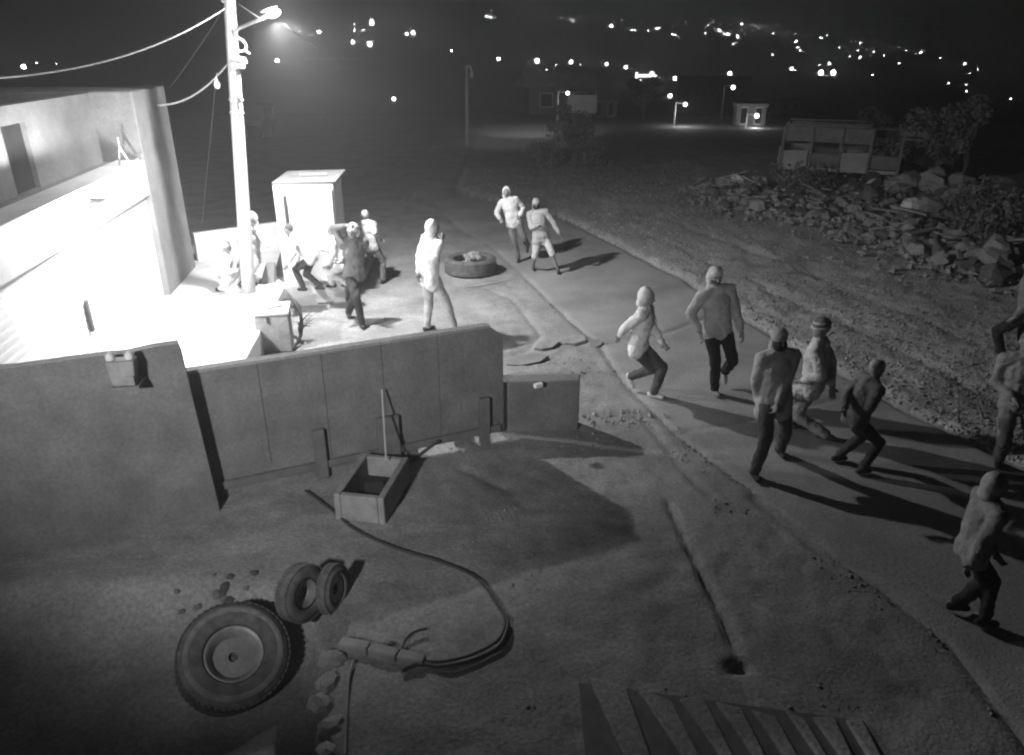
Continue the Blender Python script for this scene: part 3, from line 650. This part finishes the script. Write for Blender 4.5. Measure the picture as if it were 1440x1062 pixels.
# ---------------------------------------------------------------- trees and bushes
def tree(px, py, hgt, rad, trunk, lb, cat='tree', nleaf=1400, seed=1, name='tree', lobes=6, leaf=.06, m=None):
    r = np.random.default_rng(seed); p = onT(px, py); root = empty(name, p, 0, lb, cat)
    rr = random.Random(seed); cs = []
    tm = MB().tube(spline([(0, 0, -.1), (rr.uniform(-.1, .1), 0, trunk * .5), (rr.uniform(-.15, .15), 0, max(trunk, .2))], 4), rad * .09, 8, rad * .05)
    for k in range(lobes):
        a = 6.28 * k / lobes + rr.random(); q = rr.uniform(.2, .75) * rad; z = trunk + (hgt - trunk) * rr.uniform(.15, .85)
        c = np.array((math.cos(a) * q, math.sin(a) * q, z)); cs.append((c, rad * rr.uniform(.35, .6)))
        tm.tube(spline([(0, 0, trunk * .7), tuple(c * np.array((.5, .5, .8))), tuple(c)], 3), rad * .045, 5, rad * .012)
    tm.build('trunk', M_bark, root)
    vs = []; n = nleaf
    idx = r.integers(0, lobes, n); cc = np.array([c[0] for c in cs])[idx]; ra = np.array([c[1] for c in cs])[idx]
    d = r.normal(size=(n, 3)); d /= np.linalg.norm(d, axis=1)[:, None]; pos = cc + d * (ra * r.random(n) ** .4)[:, None] * np.array([1, 1, .8])
    u = r.normal(size=(n, 3)); u /= np.linalg.norm(u, axis=1)[:, None]; v = np.cross(u, r.normal(size=(n, 3))); v /= np.linalg.norm(v, axis=1)[:, None]
    sz = (leaf * (.6 + .8 * r.random(n)))[:, None]
    V4 = np.stack([pos - u * sz, pos + v * sz * .5, pos + u * sz, pos - v * sz * .5], 1).reshape(-1, 3)
    me = mesh_of(V4.tolist(), np.arange(4 * n).reshape(-1, 4).tolist()); link('crown', me, m or M_leaf, root); return root
tree(806, 222, 2.6, 1.1, .5, 'rounded dark bush at the far road edge below the distant lamp', 'bush', 3000, 1, 'bush')
tree(768, 238, 1.0, .8, .1, 'low scrubby bush left of the rounded dark bush', 'bush', 1500, 2, 'bush')
tree(838, 235, .9, .9, .1, 'low spreading scrub right of the rounded dark bush', 'bush', 1500, 12, 'bush')
tree(1225, 222, 1.9, .85, .5, 'dark broad-topped tree behind the old trailer', 'tree', 3500, 3)
tree(1312, 258, 2.3, .95, .5, 'twin-crowned dark tree right of the trailer', 'tree', 4000, 4, lobes=8)
tree(1350, 262, 2.7, .6, .9, 'slender dark tree standing at the right of the twin-crowned one', 'tree', 3000, 5)
tree(1412, 352, 1.5, .9, .15, 'round pale bush at the right edge above large rocks', 'bush', 2500, 6, 'bush', lobes=7)
tree(1240, 262, 1.3, 1.1, .1, 'low shrub growing over the boulder by the trailer', 'bush', 2000, 7, 'bush')
tree(1390, 320, 1.2, 1.2, .1, 'ragged shrub behind the round pale bush at right', 'bush', 2000, 8, 'bush')
tree(1120, 270, .9, 1.2, .1, 'weedy shrub in front of the trailer wheels', 'bush', 1800, 9, 'bush')
tree(904, 168, 2.6, 1.3, .3, 'far dim tree below the lit shop frame', 'tree', 2500, 10, leaf=.12)

# ---------------------------------------------------------------- far houses, lamps, lights
_gl = {}
def glow_at(dist, base):
    k = round(dist / 60); key = (k, base)
    if key not in _gl:
        m = mat('far_glow_%s_%d' % ('strong' if base > 10 else 'faint', k * 60), .8, emit=base * math.exp(min(HAZE * k * 60, 5))); m.cycles.emission_sampling = 'NONE'; _gl[key] = m
    return _gl[key]
def lamp_post(px, py_head, py_base, lb, rad_px, energy=0, grp=None, name='distant_street_lamp', arm=.6):
    b = onT(px, py_base) or D(px, py_base, 300); hd_ = D(px, py_head, b.y); root = empty(name, b, 0, lb, 'street lamp', grp)
    dist = (hd_ - cam.location).length; h = hd_ - b
    MB().tube([(-arm, 0, -.3), (-arm, 0, h.z + .15)], max(.05, dist * .0006), 8).build('post', M_pole, root)
    MB().tube([(-arm, 0, h.z + .1), (0, 0, h.z + .06)], max(.03, dist * .0004), 6).build('arm', M_galv, root)
    r = .55 * rad_px * dist / F_PX
    MB().ball((0, 0, h.z), r, 12, 8).build('lamp_lens', glow_at(dist, 7), root, smooth=True)
    if energy: point_lamp('distant_lamp_light', hd_ + Vector((0, -.3, -r - .3)), energy, .2)
    return root
lamp_post(797, 131, 178, 'bright lamp on a short pale pole above the far rounded bush', 4, 12)
lamp_post(961, 147, 178, 'bright lamp right of the far dim tree', 4.5, 50)
lamp_post(1062, 163, 180, 'brightest glare in front of the small far house at upper right', 5, 30)
lamp_post(1026, 123, 168, 'lamp with a smaller light straight above it', 4.5, 0)
b5 = onT(657, 206); root = empty('unlit_street_pole', b5, 0, 'thin unlit street pole with short arm beside the far lit road', 'street pole'); hh = D(656, 92, b5.y) - b5
MB().tube([(0, 0, 0), hh], .09, 10, .06).build('shaft', M_pole, root, smooth=True)
MB().tube([hh - Vector((0, 0, .1)), D(661, 92, b5.y) - b5, D(664, 104, b5.y) - b5], .04, 6).build('arm', M_galv, root)
MB().ball((.3, 0, hh.z - .4), (.12, .1, .2), 10, 6).build('lamp_head', M_galv, root)
point_lamp('far_road_light', b5 + Vector((2.2, 1.5, 5)), 90, .2, spot=95, aim=b5 + Vector((2.6, 1.8, 0)))
b6 = onT(755, 186); point_lamp('far_road_light', b6 + Vector((0, -1, 4.0)), 160, .2, spot=110, aim=b6)

def house(px, py, wd, hp, rz, lb, flat=True, m=None, wins=2):
    b = onT(px, py); k_ = (b - cam.location).length / F_PX; wd = wd * k_; h = hp * k_; dp = wd * .6; root = empty('far_house', b, rz, lb, 'house'); m = m or M_cement
    MB().box((0, 0, h / 2 - .5), (wd, dp, h + 1)).build('wall', m, root)
    if flat: MB().box((0, 0, h + .12), (wd + .2, dp + .2, .2)).build('roof', M_cement, root)
    else: MB().add([(-wd / 2 - .3, -dp / 2 - .3, h + .02), (wd / 2 + .3, -dp / 2 - .3, h + .02), (wd / 2 + .3, dp / 2 + .3, h + .02), (-wd / 2 - .3, dp / 2 + .3, h + .02), (-wd / 2 - .3, 0, h + 1.1), (wd / 2 + .3, 0, h + 1.1)], [(3, 2, 1, 0), (0, 1, 5, 4), (2, 3, 4, 5), (0, 4, 3), (1, 2, 5)]).build('roof', M_pale, root)
    for k in range(wins):
        x_ = -wd / 2 + wd * (k + .5) / wins
        f = MB().box((x_, -dp / 2 - .03, h * .55), (min(1.1, wd / wins * .5), .06, 1.1)).build('window', M_pale, root)
        MB().box((x_, -dp / 2 - .07, h * .55), (min(.9, wd / wins * .42), .03, .9)).build('pane', M_dark, f)
    return root
house(782, 160, 88, 34, .25, 'low far house with pale sloping roof behind the rounded bush', False)
house(818, 172, 26, 12, -.2, 'small bright-roofed hut above the rounded bush', False, M_cement, 1)
house(846, 164, 34, 18, .2, 'dim flat-roofed house right of the bright-roofed hut')
house(908, 142, 34, 16, -.2, 'far house below the lit shop frame')
house(1000, 160, 78, 44, .1, 'tall dim far block left of the paired lamps', True, M_cement, 4)
house(1052, 176, 36, 22, -.1, 'small glare-lit house at upper right beside the brightest lamp')
house(1103, 162, 30, 18, .35, 'dim small house just right of the glare-lit house', True, M_pale)
house(362, 192, 42, 14, .1, 'low pale hut seen right behind the utility pole', True, M_cement, 1)
house(377, 170, 16, 16, .1, 'small pale tank room above the low hut behind the pole', True, M_cement, 1)
house(468, 96, 60, 9, .0, 'very faint long house with pale eaves in the upper middle', False)
house(645, 90, 20, 7, .0, 'faint flat pale house just left of the unlit street pole')
# lit shop frame
lf = onT(903, 122); dd = (lf - cam.location).length / F_PX; lsr = empty('lit_shop_frame', lf, 0, 'glaring white lit canopy frame with tall side panel far off', 'shop front')
MB().box((8 * dd * .2, 0, 13 * dd), (20 * dd, 1, 3 * dd)).build('canopy', M_glow2, lsr)
MB().box((-8 * dd, 0, 9 * dd), (2.4 * dd, 1, 16 * dd)).build('side_column', M_glow2, lsr)
for z_ in (2, 5, 8): MB().box((-4.5 * dd, 0, z_ * dd), (5 * dd, 1, 1.1 * dd)).build('light_bar', M_glow2, lsr)
MB().ball((11 * dd, -.5, 15 * dd), 3.4 * dd, 12, 8).build('lamp', M_glow2, lsr)

_ico = {}
def ball_mesh(m):
    if m.name not in _ico: me = MB().ball((0, 0, 0), 1, 10, 6).mesh(True); me.materials.append(m); _ico[m.name] = me
    return _ico[m.name]
BIG = [(701, 85, 2.6, 'lone lamp at the left end of the middle row of far lights'), (755, 89, 4, 'largest lamp in the middle row of far lights'), (803, 90, 3, 'second largest lamp in the middle row of far lights'),
       (853, 92, 2.2, 'lamp in the middle row midway to the lit canopy'), (880, 97, 2.5, 'lamp just left of the lit canopy frame'), (949, 113, 3, 'lone lamp right of the lit canopy frame'),
       (922, 111, 3, 'twin light touching the right of the lit canopy frame'), (835, 131, 3, 'lamp right of the bright pole lamp over the bush'), (942, 138, 3.4, 'lamp up left of the bright lamp by the dim tree'),
       (1026, 107, 3.4, 'small lamp straight above the lamp beside the far block'), (1154, 106, 4, 'left one of the paired bright lights on the dark right hillside'), (1171, 106, 4, 'right one of the paired bright lights on the dark right hillside'),
       (554, 142, 3.2, 'lone bright light in the dark middle left of the far pole'), (520, 66, 4, 'bright light lowest in the upper middle cluster'), (523, 36, 3.6, 'bright light topmost in the upper middle cluster'),
       (581, 49, 3.4, 'right brighter one of two close lights above the middle'), (572, 50, 2.4, 'left dimmer one of two close lights above the middle'), (496, 62, 3, 'light low left in the upper middle cluster'),
       (449, 48, 3.2, 'light right of the short bright bar beside the street lamp'), (34, 97, 3, 'light far left just beneath the overhead cable'), (12, 180, 3, 'single light low at the left edge over the terrace'),
       (860, 39, 2.4, 'single light below the long top row of town lights'), (390, 88, 3, 'dim light right of the pole insulators'), (1113, 99, 2.2, 'pair of tiny lights below the far right town row')]
def light_at(px, py, r, m, name):
    p = onT(px, py, 1300)
    if p is None: p = D(px, py, 1050); 
    d_ = (p - cam.location).length; o = link(name, ball_mesh(glow_at(d_, (6 if r > 2 else 8) if m is M_glow2 else 2.5)), None, None, p); s = r * d_ / F_PX; o.location.z += s * 1.1; o.scale = (s, s, s); return o
for (a, b, r, lb) in BIG: tag(light_at(a, b, r * .72, M_glow2, 'far_lamp'), lb, 'lamp', 'larger lamps scattered over the far hillside')
p = onT(437, 50); q = (p - cam.location).length / F_PX
tag(MB().box(p, (9 * q, q, 3 * q), R=Matrix.Rotation(-.15, 3, 'Y')).build('lit_strip', M_glow2), 'short bright bar of light far off right of the street lamp', 'light')
SMALL = [(683, 25), (690, 25), (697, 25), (724, 27), (733, 23), (760, 22), (769, 99), (782, 92), (816, 92), (954, 129), (979, 143), (1041, 35), (1067, 41), (1078, 39), (1087, 48), (1118, 49), (1128, 48), (1142, 49), (1154, 55), (1162, 51), (1119, 60), (1122, 68), (1125, 72), (1180, 68), (1195, 80), (1209, 62), (1206, 72), (1209, 82), (1229, 74), (1243, 79), (1264, 90), (1275, 72), (1294, 76), (1322, 83), (1166, 91), (1152, 92), (1118, 100), (1086, 78), (1227, 106), (1359, 120), (1359, 129), (1364, 104), (1375, 99), (1421, 140), (1334, 118), (1356, 92), (367, 47), (402, 47), (417, 39), (421, 45), (498, 36), (499, 44), (511, 43), (523, 29), (609, 24), (635, 73), (52, 90), (79, 90), (802, 28), (805, 30), (807, 33), (815, 24), (819, 27), (845, 26), (874, 30), (882, 24), (903, 25), (917, 28), (928, 40), (925, 42), (888, 43), (893, 43), (946, 49), (944, 36), (964, 31), (966, 37), (965, 30), (993, 35), (996, 35), (999, 35), (1012, 36), (1014, 32), (1016, 34), (1012, 45), (1018, 49), (1024, 50), (1034, 60), (1037, 53), (1031, 63), (992, 47), (1005, 41), (790, 26), (776, 22), (1043, 36), (926, 45), (912, 44), (950, 50)]
for (a, b) in SMALL: tag(light_at(a, b, min(1.3, .45 + random.expovariate(3.2)), M_glow2 if random.random() < .45 else M_glow3, 'town_light'), 'tiny pinprick light among the rows of town lights on the far hillside', 'town light', 'tiny town lights on the far hillside')
rfl = G(1381, 309); tag(MB().ball((rfl.x, rfl.y - .5, .45), .05, 10, 6).build('small_marker_light', M_glow2), 'single small bright light among rubble at the right edge', 'light')

exec_people = True
# ---------------------------------------------------------------- people
PEOPLE_BAKE = []
def remesh(o, vs, disp=0.0, tex=.12, smooth=3):
    m = o.modifiers.new('r', 'REMESH'); m.mode = 'VOXEL'; m.voxel_size = vs; m.use_smooth_shade = True
    s = o.modifiers.new('s', 'SMOOTH'); s.factor = .5; s.iterations = smooth
    if disp:
        t = bpy.data.textures.get('fold%g' % tex) or bpy.data.textures.new('fold%g' % tex, 'CLOUDS'); t.noise_scale = tex; t.noise_depth = 3
        d = o.modifiers.new('d', 'DISPLACE'); d.texture = t; d.strength = disp; d.mid_level = .5; d.texture_coords = 'GLOBAL'
    PEOPLE_BAKE.append(o)
def ik(a, b, l1, l2, pole):
    a, b = Vector(a), Vector(b); d = b - a; L_ = d.length
    if L_ > (l1 + l2) * .995: k = L_ / ((l1 + l2) * .995); l1 *= k; l2 *= k
    u = d.normalized(); x = (l1 * l1 - l2 * l2 + L_ * L_) / (2 * L_); h = math.sqrt(max(0, l1 * l1 - x * x))
    pv = Vector(pole) - u * Vector(pole).dot(u)
    pv = pv.normalized() if pv.length > 1e-5 else Vector((0, 0, 1))
    return a + u * x + pv * h
def hand(mb, wr, dirn, side, s, grip=.5):
    """palm, four fingers, thumb; dirn = forearm direction"""
    d = dirn.normalized(); sd = Vector(side) - d * Vector(side).dot(d); sd.normalize(); nrm = d.cross(sd)
    mb.cone(wr, .026 * s, wr + d * .045 * s, .03 * s, 8)
    pc = wr + d * .075 * s
    R = Matrix((sd, d, nrm)).transposed(); mb.ball(pc, (.042 * s, .05 * s, .018 * s), 10, 8, R)
    for k, (off, ln) in enumerate([(-.03, .065), (-.01, .078), (.011, .072), (.03, .056)]):
        b0 = wr + d * .112 * s + sd * off * s; b1 = b0 + (d * (1 - .4 * grip) + nrm * grip * .8).normalized() * ln * .5 * s; b2 = b1 + (d * (.6 - grip) + nrm * (grip + .5)).normalized() * ln * .5 * s
        mb.cone(b0, .0095 * s, b1, .009 * s, 6); mb.cone(b1, .009 * s, b2, .008 * s, 6)
    t0 = wr + d * .04 * s - sd * .03 * s; t1 = t0 + (d * .6 - sd * .7 + nrm * .3).normalized() * .035 * s; t2 = t1 + (d * .9 - sd * .1 + nrm * .4).normalized() * .03 * s
    mb.cone(t0, .013 * s, t1, .011 * s, 6); mb.cone(t1, .011 * s, t2, .009 * s, 6)

def person(label, head, hips, feet, hands, yaw, z=0.0, top=('shirt', .5), legs=('trousers', .08), cover=None, shoe=.05, hip_dy=0, head_dy=0, hand_dy=(-.12, -.12), foot_z=(0, 0), look=None, long_top=0, smax=1.06):
    fp = []
    for (a, b), fz in zip(feet, foot_z):
        g = G(a, b, z + fz + .07); fp.append(g)
    root = (fp[0] + fp[1]) / 2
    if foot_z[0] > .05: root.y = fp[1].y
    if foot_z[1] > .05: root.y = fp[0].y
    root.z = z
    for i in (0, 1):
        if foot_z[i] > .05: fp[i] = D(feet[i][0], feet[i][1], root.y + .25)
    pel = D(hips[0], hips[1], root.y + hip_dy); hd_ = D(head[0], head[1], root.y + head_dy)
    yr = math.radians(yaw); fwd = Vector((-math.sin(yr), math.cos(yr), 0)); lk = math.radians(look if look is not None else yaw); hf = Vector((-math.sin(lk), math.cos(lk), -.12)).normalized()
    s = (hd_ - pel).length / .70
    if s > smax: pel = hd_ + (pel - hd_).normalized() * .70 * smax; s = smax
    if s < .86: pel = hd_ + (pel - hd_).normalized() * .70 * .86; s = .86
    up = (hd_ - pel).normalized()
    sd = up.cross(fwd).normalized() * -1          # person's right? decided by projection below
    if sd.x > 0 and True: pass
    right = fwd.cross(Vector((0, 0, 1))).normalized(); right = (right - up * right.dot(up)).normalized()
    fr = up.cross(right).normalized() * 1
    if fr.dot(fwd) < 0: fr = -fr
    im = 1 if right.x >= 0 else -1                 # sign that points to image right
    sh = [pel + up * .49 * s - right * im * .182 * s, pel + up * .49 * s + right * im * .182 * s]
    hp_ = [pel - right * im * .09 * s - Vector((0, 0, .03)), pel + right * im * .09 * s - Vector((0, 0, .03))]
    neck = pel + up * .53 * s
    e = empty('person', root, 0, label, 'person')
    rl = lambda mb: None
    body = MB(); tp = MB(); lg = MB()
    # torso
    R = Matrix((right, fr, up)).transposed()
    def torso(mb, g):
        mb.ball(pel + up * .02 * s, (.165 * s + g, .115 * s + g, .12 * s + g), 14, 10, R); mb.ball(pel + up * .20 * s, (.155 * s + g, .115 * s + g, .19 * s + g), 14, 10, R)
        mb.ball(pel + up * .36 * s, (.165 * s + g, .12 * s + g, .17 * s + g), 14, 10, R); mb.cone(sh[0], .058 * s + g, pel + up * .52 * s, .07 * s + g, 10); mb.cone(sh[1], .058 * s + g, pel + up * .52 * s, .07 * s + g, 10)
        mb.ball(pel + up * .46 * s, (.12 * s + g, .085 * s + g, .07 * s + g), 12, 8, R)
    torso(body, -.012)
    body.cone(neck - up * .04 * s, .055 * s, neck + up * .07 * s + hf * .01, .05 * s, 10)
    hr = hf.cross(Vector((0, 0, 1))).normalized(); hu = hr.cross(hf).normalized(); HR = Matrix((hr, hf, hu)).transposed(); S = s
    hc = hd_
    body.ball(hc + hu * .015 * S, (.076 * S, .094 * S, .10 * S), 16, 12, HR); body.ball(hc - hu * .05 * S + hf * .03 * S, (.058 * S, .062 * S, .07 * S), 12, 10, HR)
    body.cone(hc + hf * .088 * S + hu * .012 * S, .010 * S, hc + hf * .108 * S - hu * .022 * S, .015 * S, 8)   # nose
    for q in (-1, 1):
        body.ball(hc + hr * q * .078 * S - hu * .005 * S, (.012 * S, .022 * S, .032 * S), 8, 6, HR); body.cone(hc + hf * .087 * S + hr * q * .012 * S + hu * .033 * S, .011 * S, hc + hf * .078 * S + hr * q * .045 * S + hu * .033 * S, .010 * S, 6)
    body.cone(hc + hf * .090 * S - hr * .018 * S - hu * .058 * S, .009 * S, hc + hf * .090 * S + hr * .018 * S - hu * .058 * S, .009 * S, 6)
    # arms
    for i in (0, 1):
        hy = root.y + hand_dy[i]; ht = D(hands[i][0], hands[i][1], hy)
        v = ht - sh[i]; mx = .545 * s
        if v.length > mx: ht = sh[i] + v.normalized() * mx
        el = ik(sh[i], ht, .285 * s, .265 * s, -fwd * .7 + Vector((0, 0, -.5)) + right * im * (1 if i else -1) * .6)
        body.cone(sh[i], .048 * s, el, .036 * s, 10); body.cone(el, .036 * s, ht, .025 * s, 10)
        hand(body, ht, ht - el, fwd if abs((ht - el).normalized().dot(fwd)) < .85 else right, s, .55)
        tp.cone(sh[i], .070 * s + .008, el, .058 * s + .008, 12)
        if top[0] != 'tshirt': tp.cone(el, .058 * s + .006, el.lerp(ht, .93), .044 * s + .003, 12)
        else: tp.cone(sh[i], .068 * s, sh[i].lerp(el, .7), .064 * s, 12)
    torso(tp, .026)
    if (cover or ('', 0))[0] != 'hood': tp.ball(neck - fr * .035 * s + up * .0 * s, (.095 * s, .085 * s, .055 * s), 12, 8, R)
    q0 = pel + up * .16 * s
    for q in (-1, -.33, .33, 1): tp.cone(q0 + right * q * .055 * s, .115 * s, pel - Vector((0, 0, .045)) + right * q * .085 * s + fr * .012 * math.cos(q * 2), .118 * s, 12)
    hem = pel - Vector((0, 0, .06 + long_top))
    if long_top:
        for q in (-1, 1): tp.cone(pel + right * q * .07 * s, .12 * s, hem + right * q * .09 * s, .125 * s, 12)
    # legs
    for i in (0, 1):
        kn = ik(hp_[i], fp[i], .43 * s, .42 * s, fwd + Vector((0, 0, .25)))
        body.cone(hp_[i], .075 * s, kn, .048 * s, 10); body.cone(kn, .046 * s, fp[i], .033 * s, 10)
        if legs[0] == 'shorts': lg.cone(hp_[i], .095 * s, kn.lerp(hp_[i], .06), .078 * s, 12)
        else:
            lg.cone(hp_[i], .102 * s, kn, .074 * s, 12); lg.cone(kn, .074 * s, fp[i].lerp(kn, .06), .062 * s, 12)
        flat = foot_z[i] < .05
        ff_ = fwd if flat else (fwd * .4 + Vector((0, 0, -.9))).normalized()
        sm = MB(); a0 = fp[i] - ff_ * .05 * s + Vector((0, 0, -.025)); sm.cone(a0, .042 * s, a0 + ff_ * .17 * s - Vector((0, 0, .008)), .036 * s, 10); sm.cone(fp[i], .043 * s, a0 + ff_ * .03, .044 * s, 10)
        if flat:
            for v in sm.v: v.z = max(v.z, z + .003)
        body.cone(a0, .03 * s, a0 + ff_ * .15 * s, .026 * s, 8)
        for v in sm.v: v -= root
        so = sm.build('shoe', cloth(shoe), e); remesh(so, .012, 0)
    lg.ball(pel - Vector((0, 0, .01)), (.165 * s, .125 * s, .13 * s), 14, 10, R)
    for mb, nm, mt, vx, dp in ((body, 'body', M_skin, .0105, 0), (tp, top[0], cloth(top[1]), .0135, .034), (lg, legs[0], cloth(legs[1]), .0135, .036)):
        for v in mb.v: v -= root
        o = mb.build(nm, mt, e); remesh(o, vx, dp, tex=.085, smooth=2 if nm == 'body' else 3)
    def headpiece(nm, val, shapes, dsp=.012):
        mb = MB()
        for c, rad in shapes: mb.ball(hc + hf * c[0] * S + hu * c[1] * S - root, tuple(x * S for x in rad), 14, 10, HR)
        o = mb.build(nm, cloth(val), e); remesh(o, .011, dsp, .06)
    cv = cover or ('hair', .05)
    if cv[0] == 'hair': headpiece('hair', cv[1], [((-.015, .035), (.083, .09, .092))])
    if cv[0] == 'hood': headpiece('hood', cv[1], [((-.036, .015), (.102, .10, .13)), ((-.05, -.09), (.10, .08, .08))])
    if cv[0] in ('cap', 'beanie'):
        headpiece('beanie', cv[1], [((-.008, .055), (.088, .102, .085))])
        if len(cv) > 2 and cv[2] == 'stripe':
            for dz in (.02, .075):
                R0 = Matrix.Translation(hc + hu * dz * S - root) @ HR.to_4x4(); rr_ = .096 if dz < .05 else .078
                MB().lathe([(rr_ * S, -.012 * S), ((rr_ + .012) * S, -.008 * S), ((rr_ + .012) * S, .008 * S), (rr_ * S, .012 * S)], 24, R0, True).build('beanie_stripe', cloth(.55), e, smooth=True)
    if cv[0] == 'wrap': headpiece('head_wrap', cv[1], [((-.01, .04), (.096, .105, .095)), ((-.045, -.03), (.10, .08, .12)), ((-.05, -.14), (.075, .05, .10))], .03)
    if cv[0] == 'balaclava': headpiece('head_scarf', cv[1], [((-.012, .035), (.092, .10, .10)), ((-.03, -.08), (.09, .08, .09))]); headpiece('face_mask', .02, [((.03, -.045), (.080, .088, .082)), ((.025, -.13), (.065, .06, .07))], .006)
    if len(cv) > 3 or cv[0] in ('wrap',) and len(cv) > 2: headpiece('face_cover', cv[-1], [((.02, -.045), (.07, .082, .05))], .004)
    for q in (-1, 1): MB().ball(hc + hf * .083 * S + hr * q * .03 * S + hu * .016 * S - root, .011 * S, 8, 6).build('eye', M_dark, e)
    return e

person('person in pale hood crouched behind the lamp post by the low wall', (354, 309), (352, 362), [(345, 394), (361, 394)], [(344, 345), (362, 328)], 180, PZ, ('hoodie', .7), ('trousers', .5), ('hood', .75), smax=1)
person('person in pale coat bent over rubble left of the lamp post', (318, 348), (316, 378), [(308, 405), (330, 402)], [(306, 385), (334, 380)], -60, PZ, ('jacket', .8), ('trousers', .7), ('beanie', .8), smax=.95)
person('person in white shirt and dark jeans bending left before the cabinet', (406, 323), (437, 360), [(427, 405), (452, 403)], [(404, 372), (418, 374)], 80, PZ, ('shirt', .8), ('jeans', .06), ('hair', .1), hand_dy=(-.3, .1))
person('person with dark head and pale top stooping beside the cabinet corner', (467, 324), (482, 360), [(468, 400), (489, 399)], [(456, 352), (462, 372)], 95, PZ, ('shirt', .8), ('trousers', .55), ('hair', .12))
person('person with long dark vest raising hands to the face below the cabinet', (496, 325), (499, 390), [(509, 455), (490, 440)], [(486, 318), (481, 368)], 200, 0, ('jacket', .16), ('trousers', .05), ('wrap', .8), look=170)
person('person in pale shirt standing sideways between cabinet and flat tyre', (514, 303), (523, 345), [(512, 389), (538, 394)], [(500, 335), (534, 335)], -30, 0, ('shirt', .6), ('trousers', .16), ('hair', .6))
person('person in long white shirt walking left of the flat tyre', (609, 321), (603, 386), [(601, 460), (640, 463)], [(588, 388), (620, 340)], -50, 0, ('long_shirt', .85), ('trousers', .5), ('hood', .85), long_top=.12, hand_dy=(-.05, -.25))
person('person in white hood and open jacket, hand on hip, beyond the tyre', (712, 271), (723, 312), [(729, 364), (742, 345)], [(703, 308), (732, 303)], 175, 0, ('jacket', .72), ('trousers', .17), ('hood', .9), foot_z=(0, .12))
person('masked person with arms apart and pale shorts, beyond the flat tyre', (754, 287), (761, 332), [(750, 375), (785, 380)], [(758, 316), (789, 332)], 180, 0, ('shirt', .4), ('shorts', .55), ('balaclava', .35), long_top=.05, hand_dy=(-.3, -.1), hip_dy=-.1)
person('person in white puffy jacket stooping as they cross the road', (910, 418), (898, 487), [(886, 530), (919, 553)], [(872, 472), (932, 482)], -115, 0, ('jacket', .75), ('jeans', .09), ('hood', .7), .7, foot_z=(.18, 0), hand_dy=(.1, -.2))
person('person in grey sweatshirt and black trousers walking mid road', (1006, 389), (1010, 463), [(1005, 548), (1019, 522)], [(983, 466), (1043, 468)], 190, 0, ('sweatshirt', .42), ('trousers', .02), ('wrap', .5, .05), .3, foot_z=(0, .12))
person('masked person in loose pale shirt striding toward the camera', (1096, 477), (1090, 560), [(1061, 664), (1097, 632)], [(1066, 566), (1090, 578)], 185, 0, ('shirt', .42), ('trousers', .09), ('balaclava', .4), long_top=.10, hand_dy=(.05, -.28))
person('person in striped beanie and pale clothes striding behind the masked one', (1155, 462), (1143, 543), [(1112, 594), (1164, 612)], [(1130, 535), (1170, 542)], 60, 0, ('sweatshirt', .55), ('trousers', .5), ('beanie', .12, 'stripe'), .15)
person('blurred dark-clothed person lunging right of the striped beanie', (1233, 520), (1203, 588), [(1178, 642), (1212, 660)], [(1188, 575), (1229, 560)], -80, 0, ('jacket', .15), ('trousers', .05), ('beanie', .4))
person('dark-trousered person half out of frame at the far right edge', (1452, 372), (1445, 438), [(1409, 502), (1466, 506)], [(1428, 445), (1460, 450)], 60, 0, ('shirt', .2), ('trousers', .03), ('hair', .1))
person('person in grey clothes cut off by the right edge, leg trailing', (1446, 482), (1434, 565), [(1404, 646), (1452, 655)], [(1424, 560), (1460, 560)], 150, 0, ('jacket', .3), ('trousers', .22), ('hair', .2))
person('pale-shouldered hooded person leaning forward nearest the camera at lower right', (1401, 684), (1370, 768), [(1344, 850), (1384, 872)], [(1366, 792), (1398, 775)], -95, 0, ('jacket', .26), ('trousers', .03), ('hood', .4), smax=.95, shoe=.03)

dg = bpy.context.evaluated_depsgraph_get(); dg.update()
for o in PEOPLE_BAKE:
    me = bpy.data.meshes.new_from_object(o.evaluated_get(dg)); m_ = o.data.materials[0] if len(o.data.materials) else None
    o['_t'] = 1
    o.modifiers.clear(); o.data = me
    del o['_t']
    if m_ and len(me.materials) == 0: me.materials.append(m_)
    if me.polygons: me.polygons.foreach_set('use_smooth', [True] * len(me.polygons))

# camera's infrared light, moved left and strengthened as fill for the dark foreground
point_lamp('camera_ir_fill', (-3.1, -.5, 4.4), IR_W, .2, spot=68, aim=(-2.1, 9.2, 2.1))
bpy.data.lights['camera_ir_fill'].spot_blend = 1
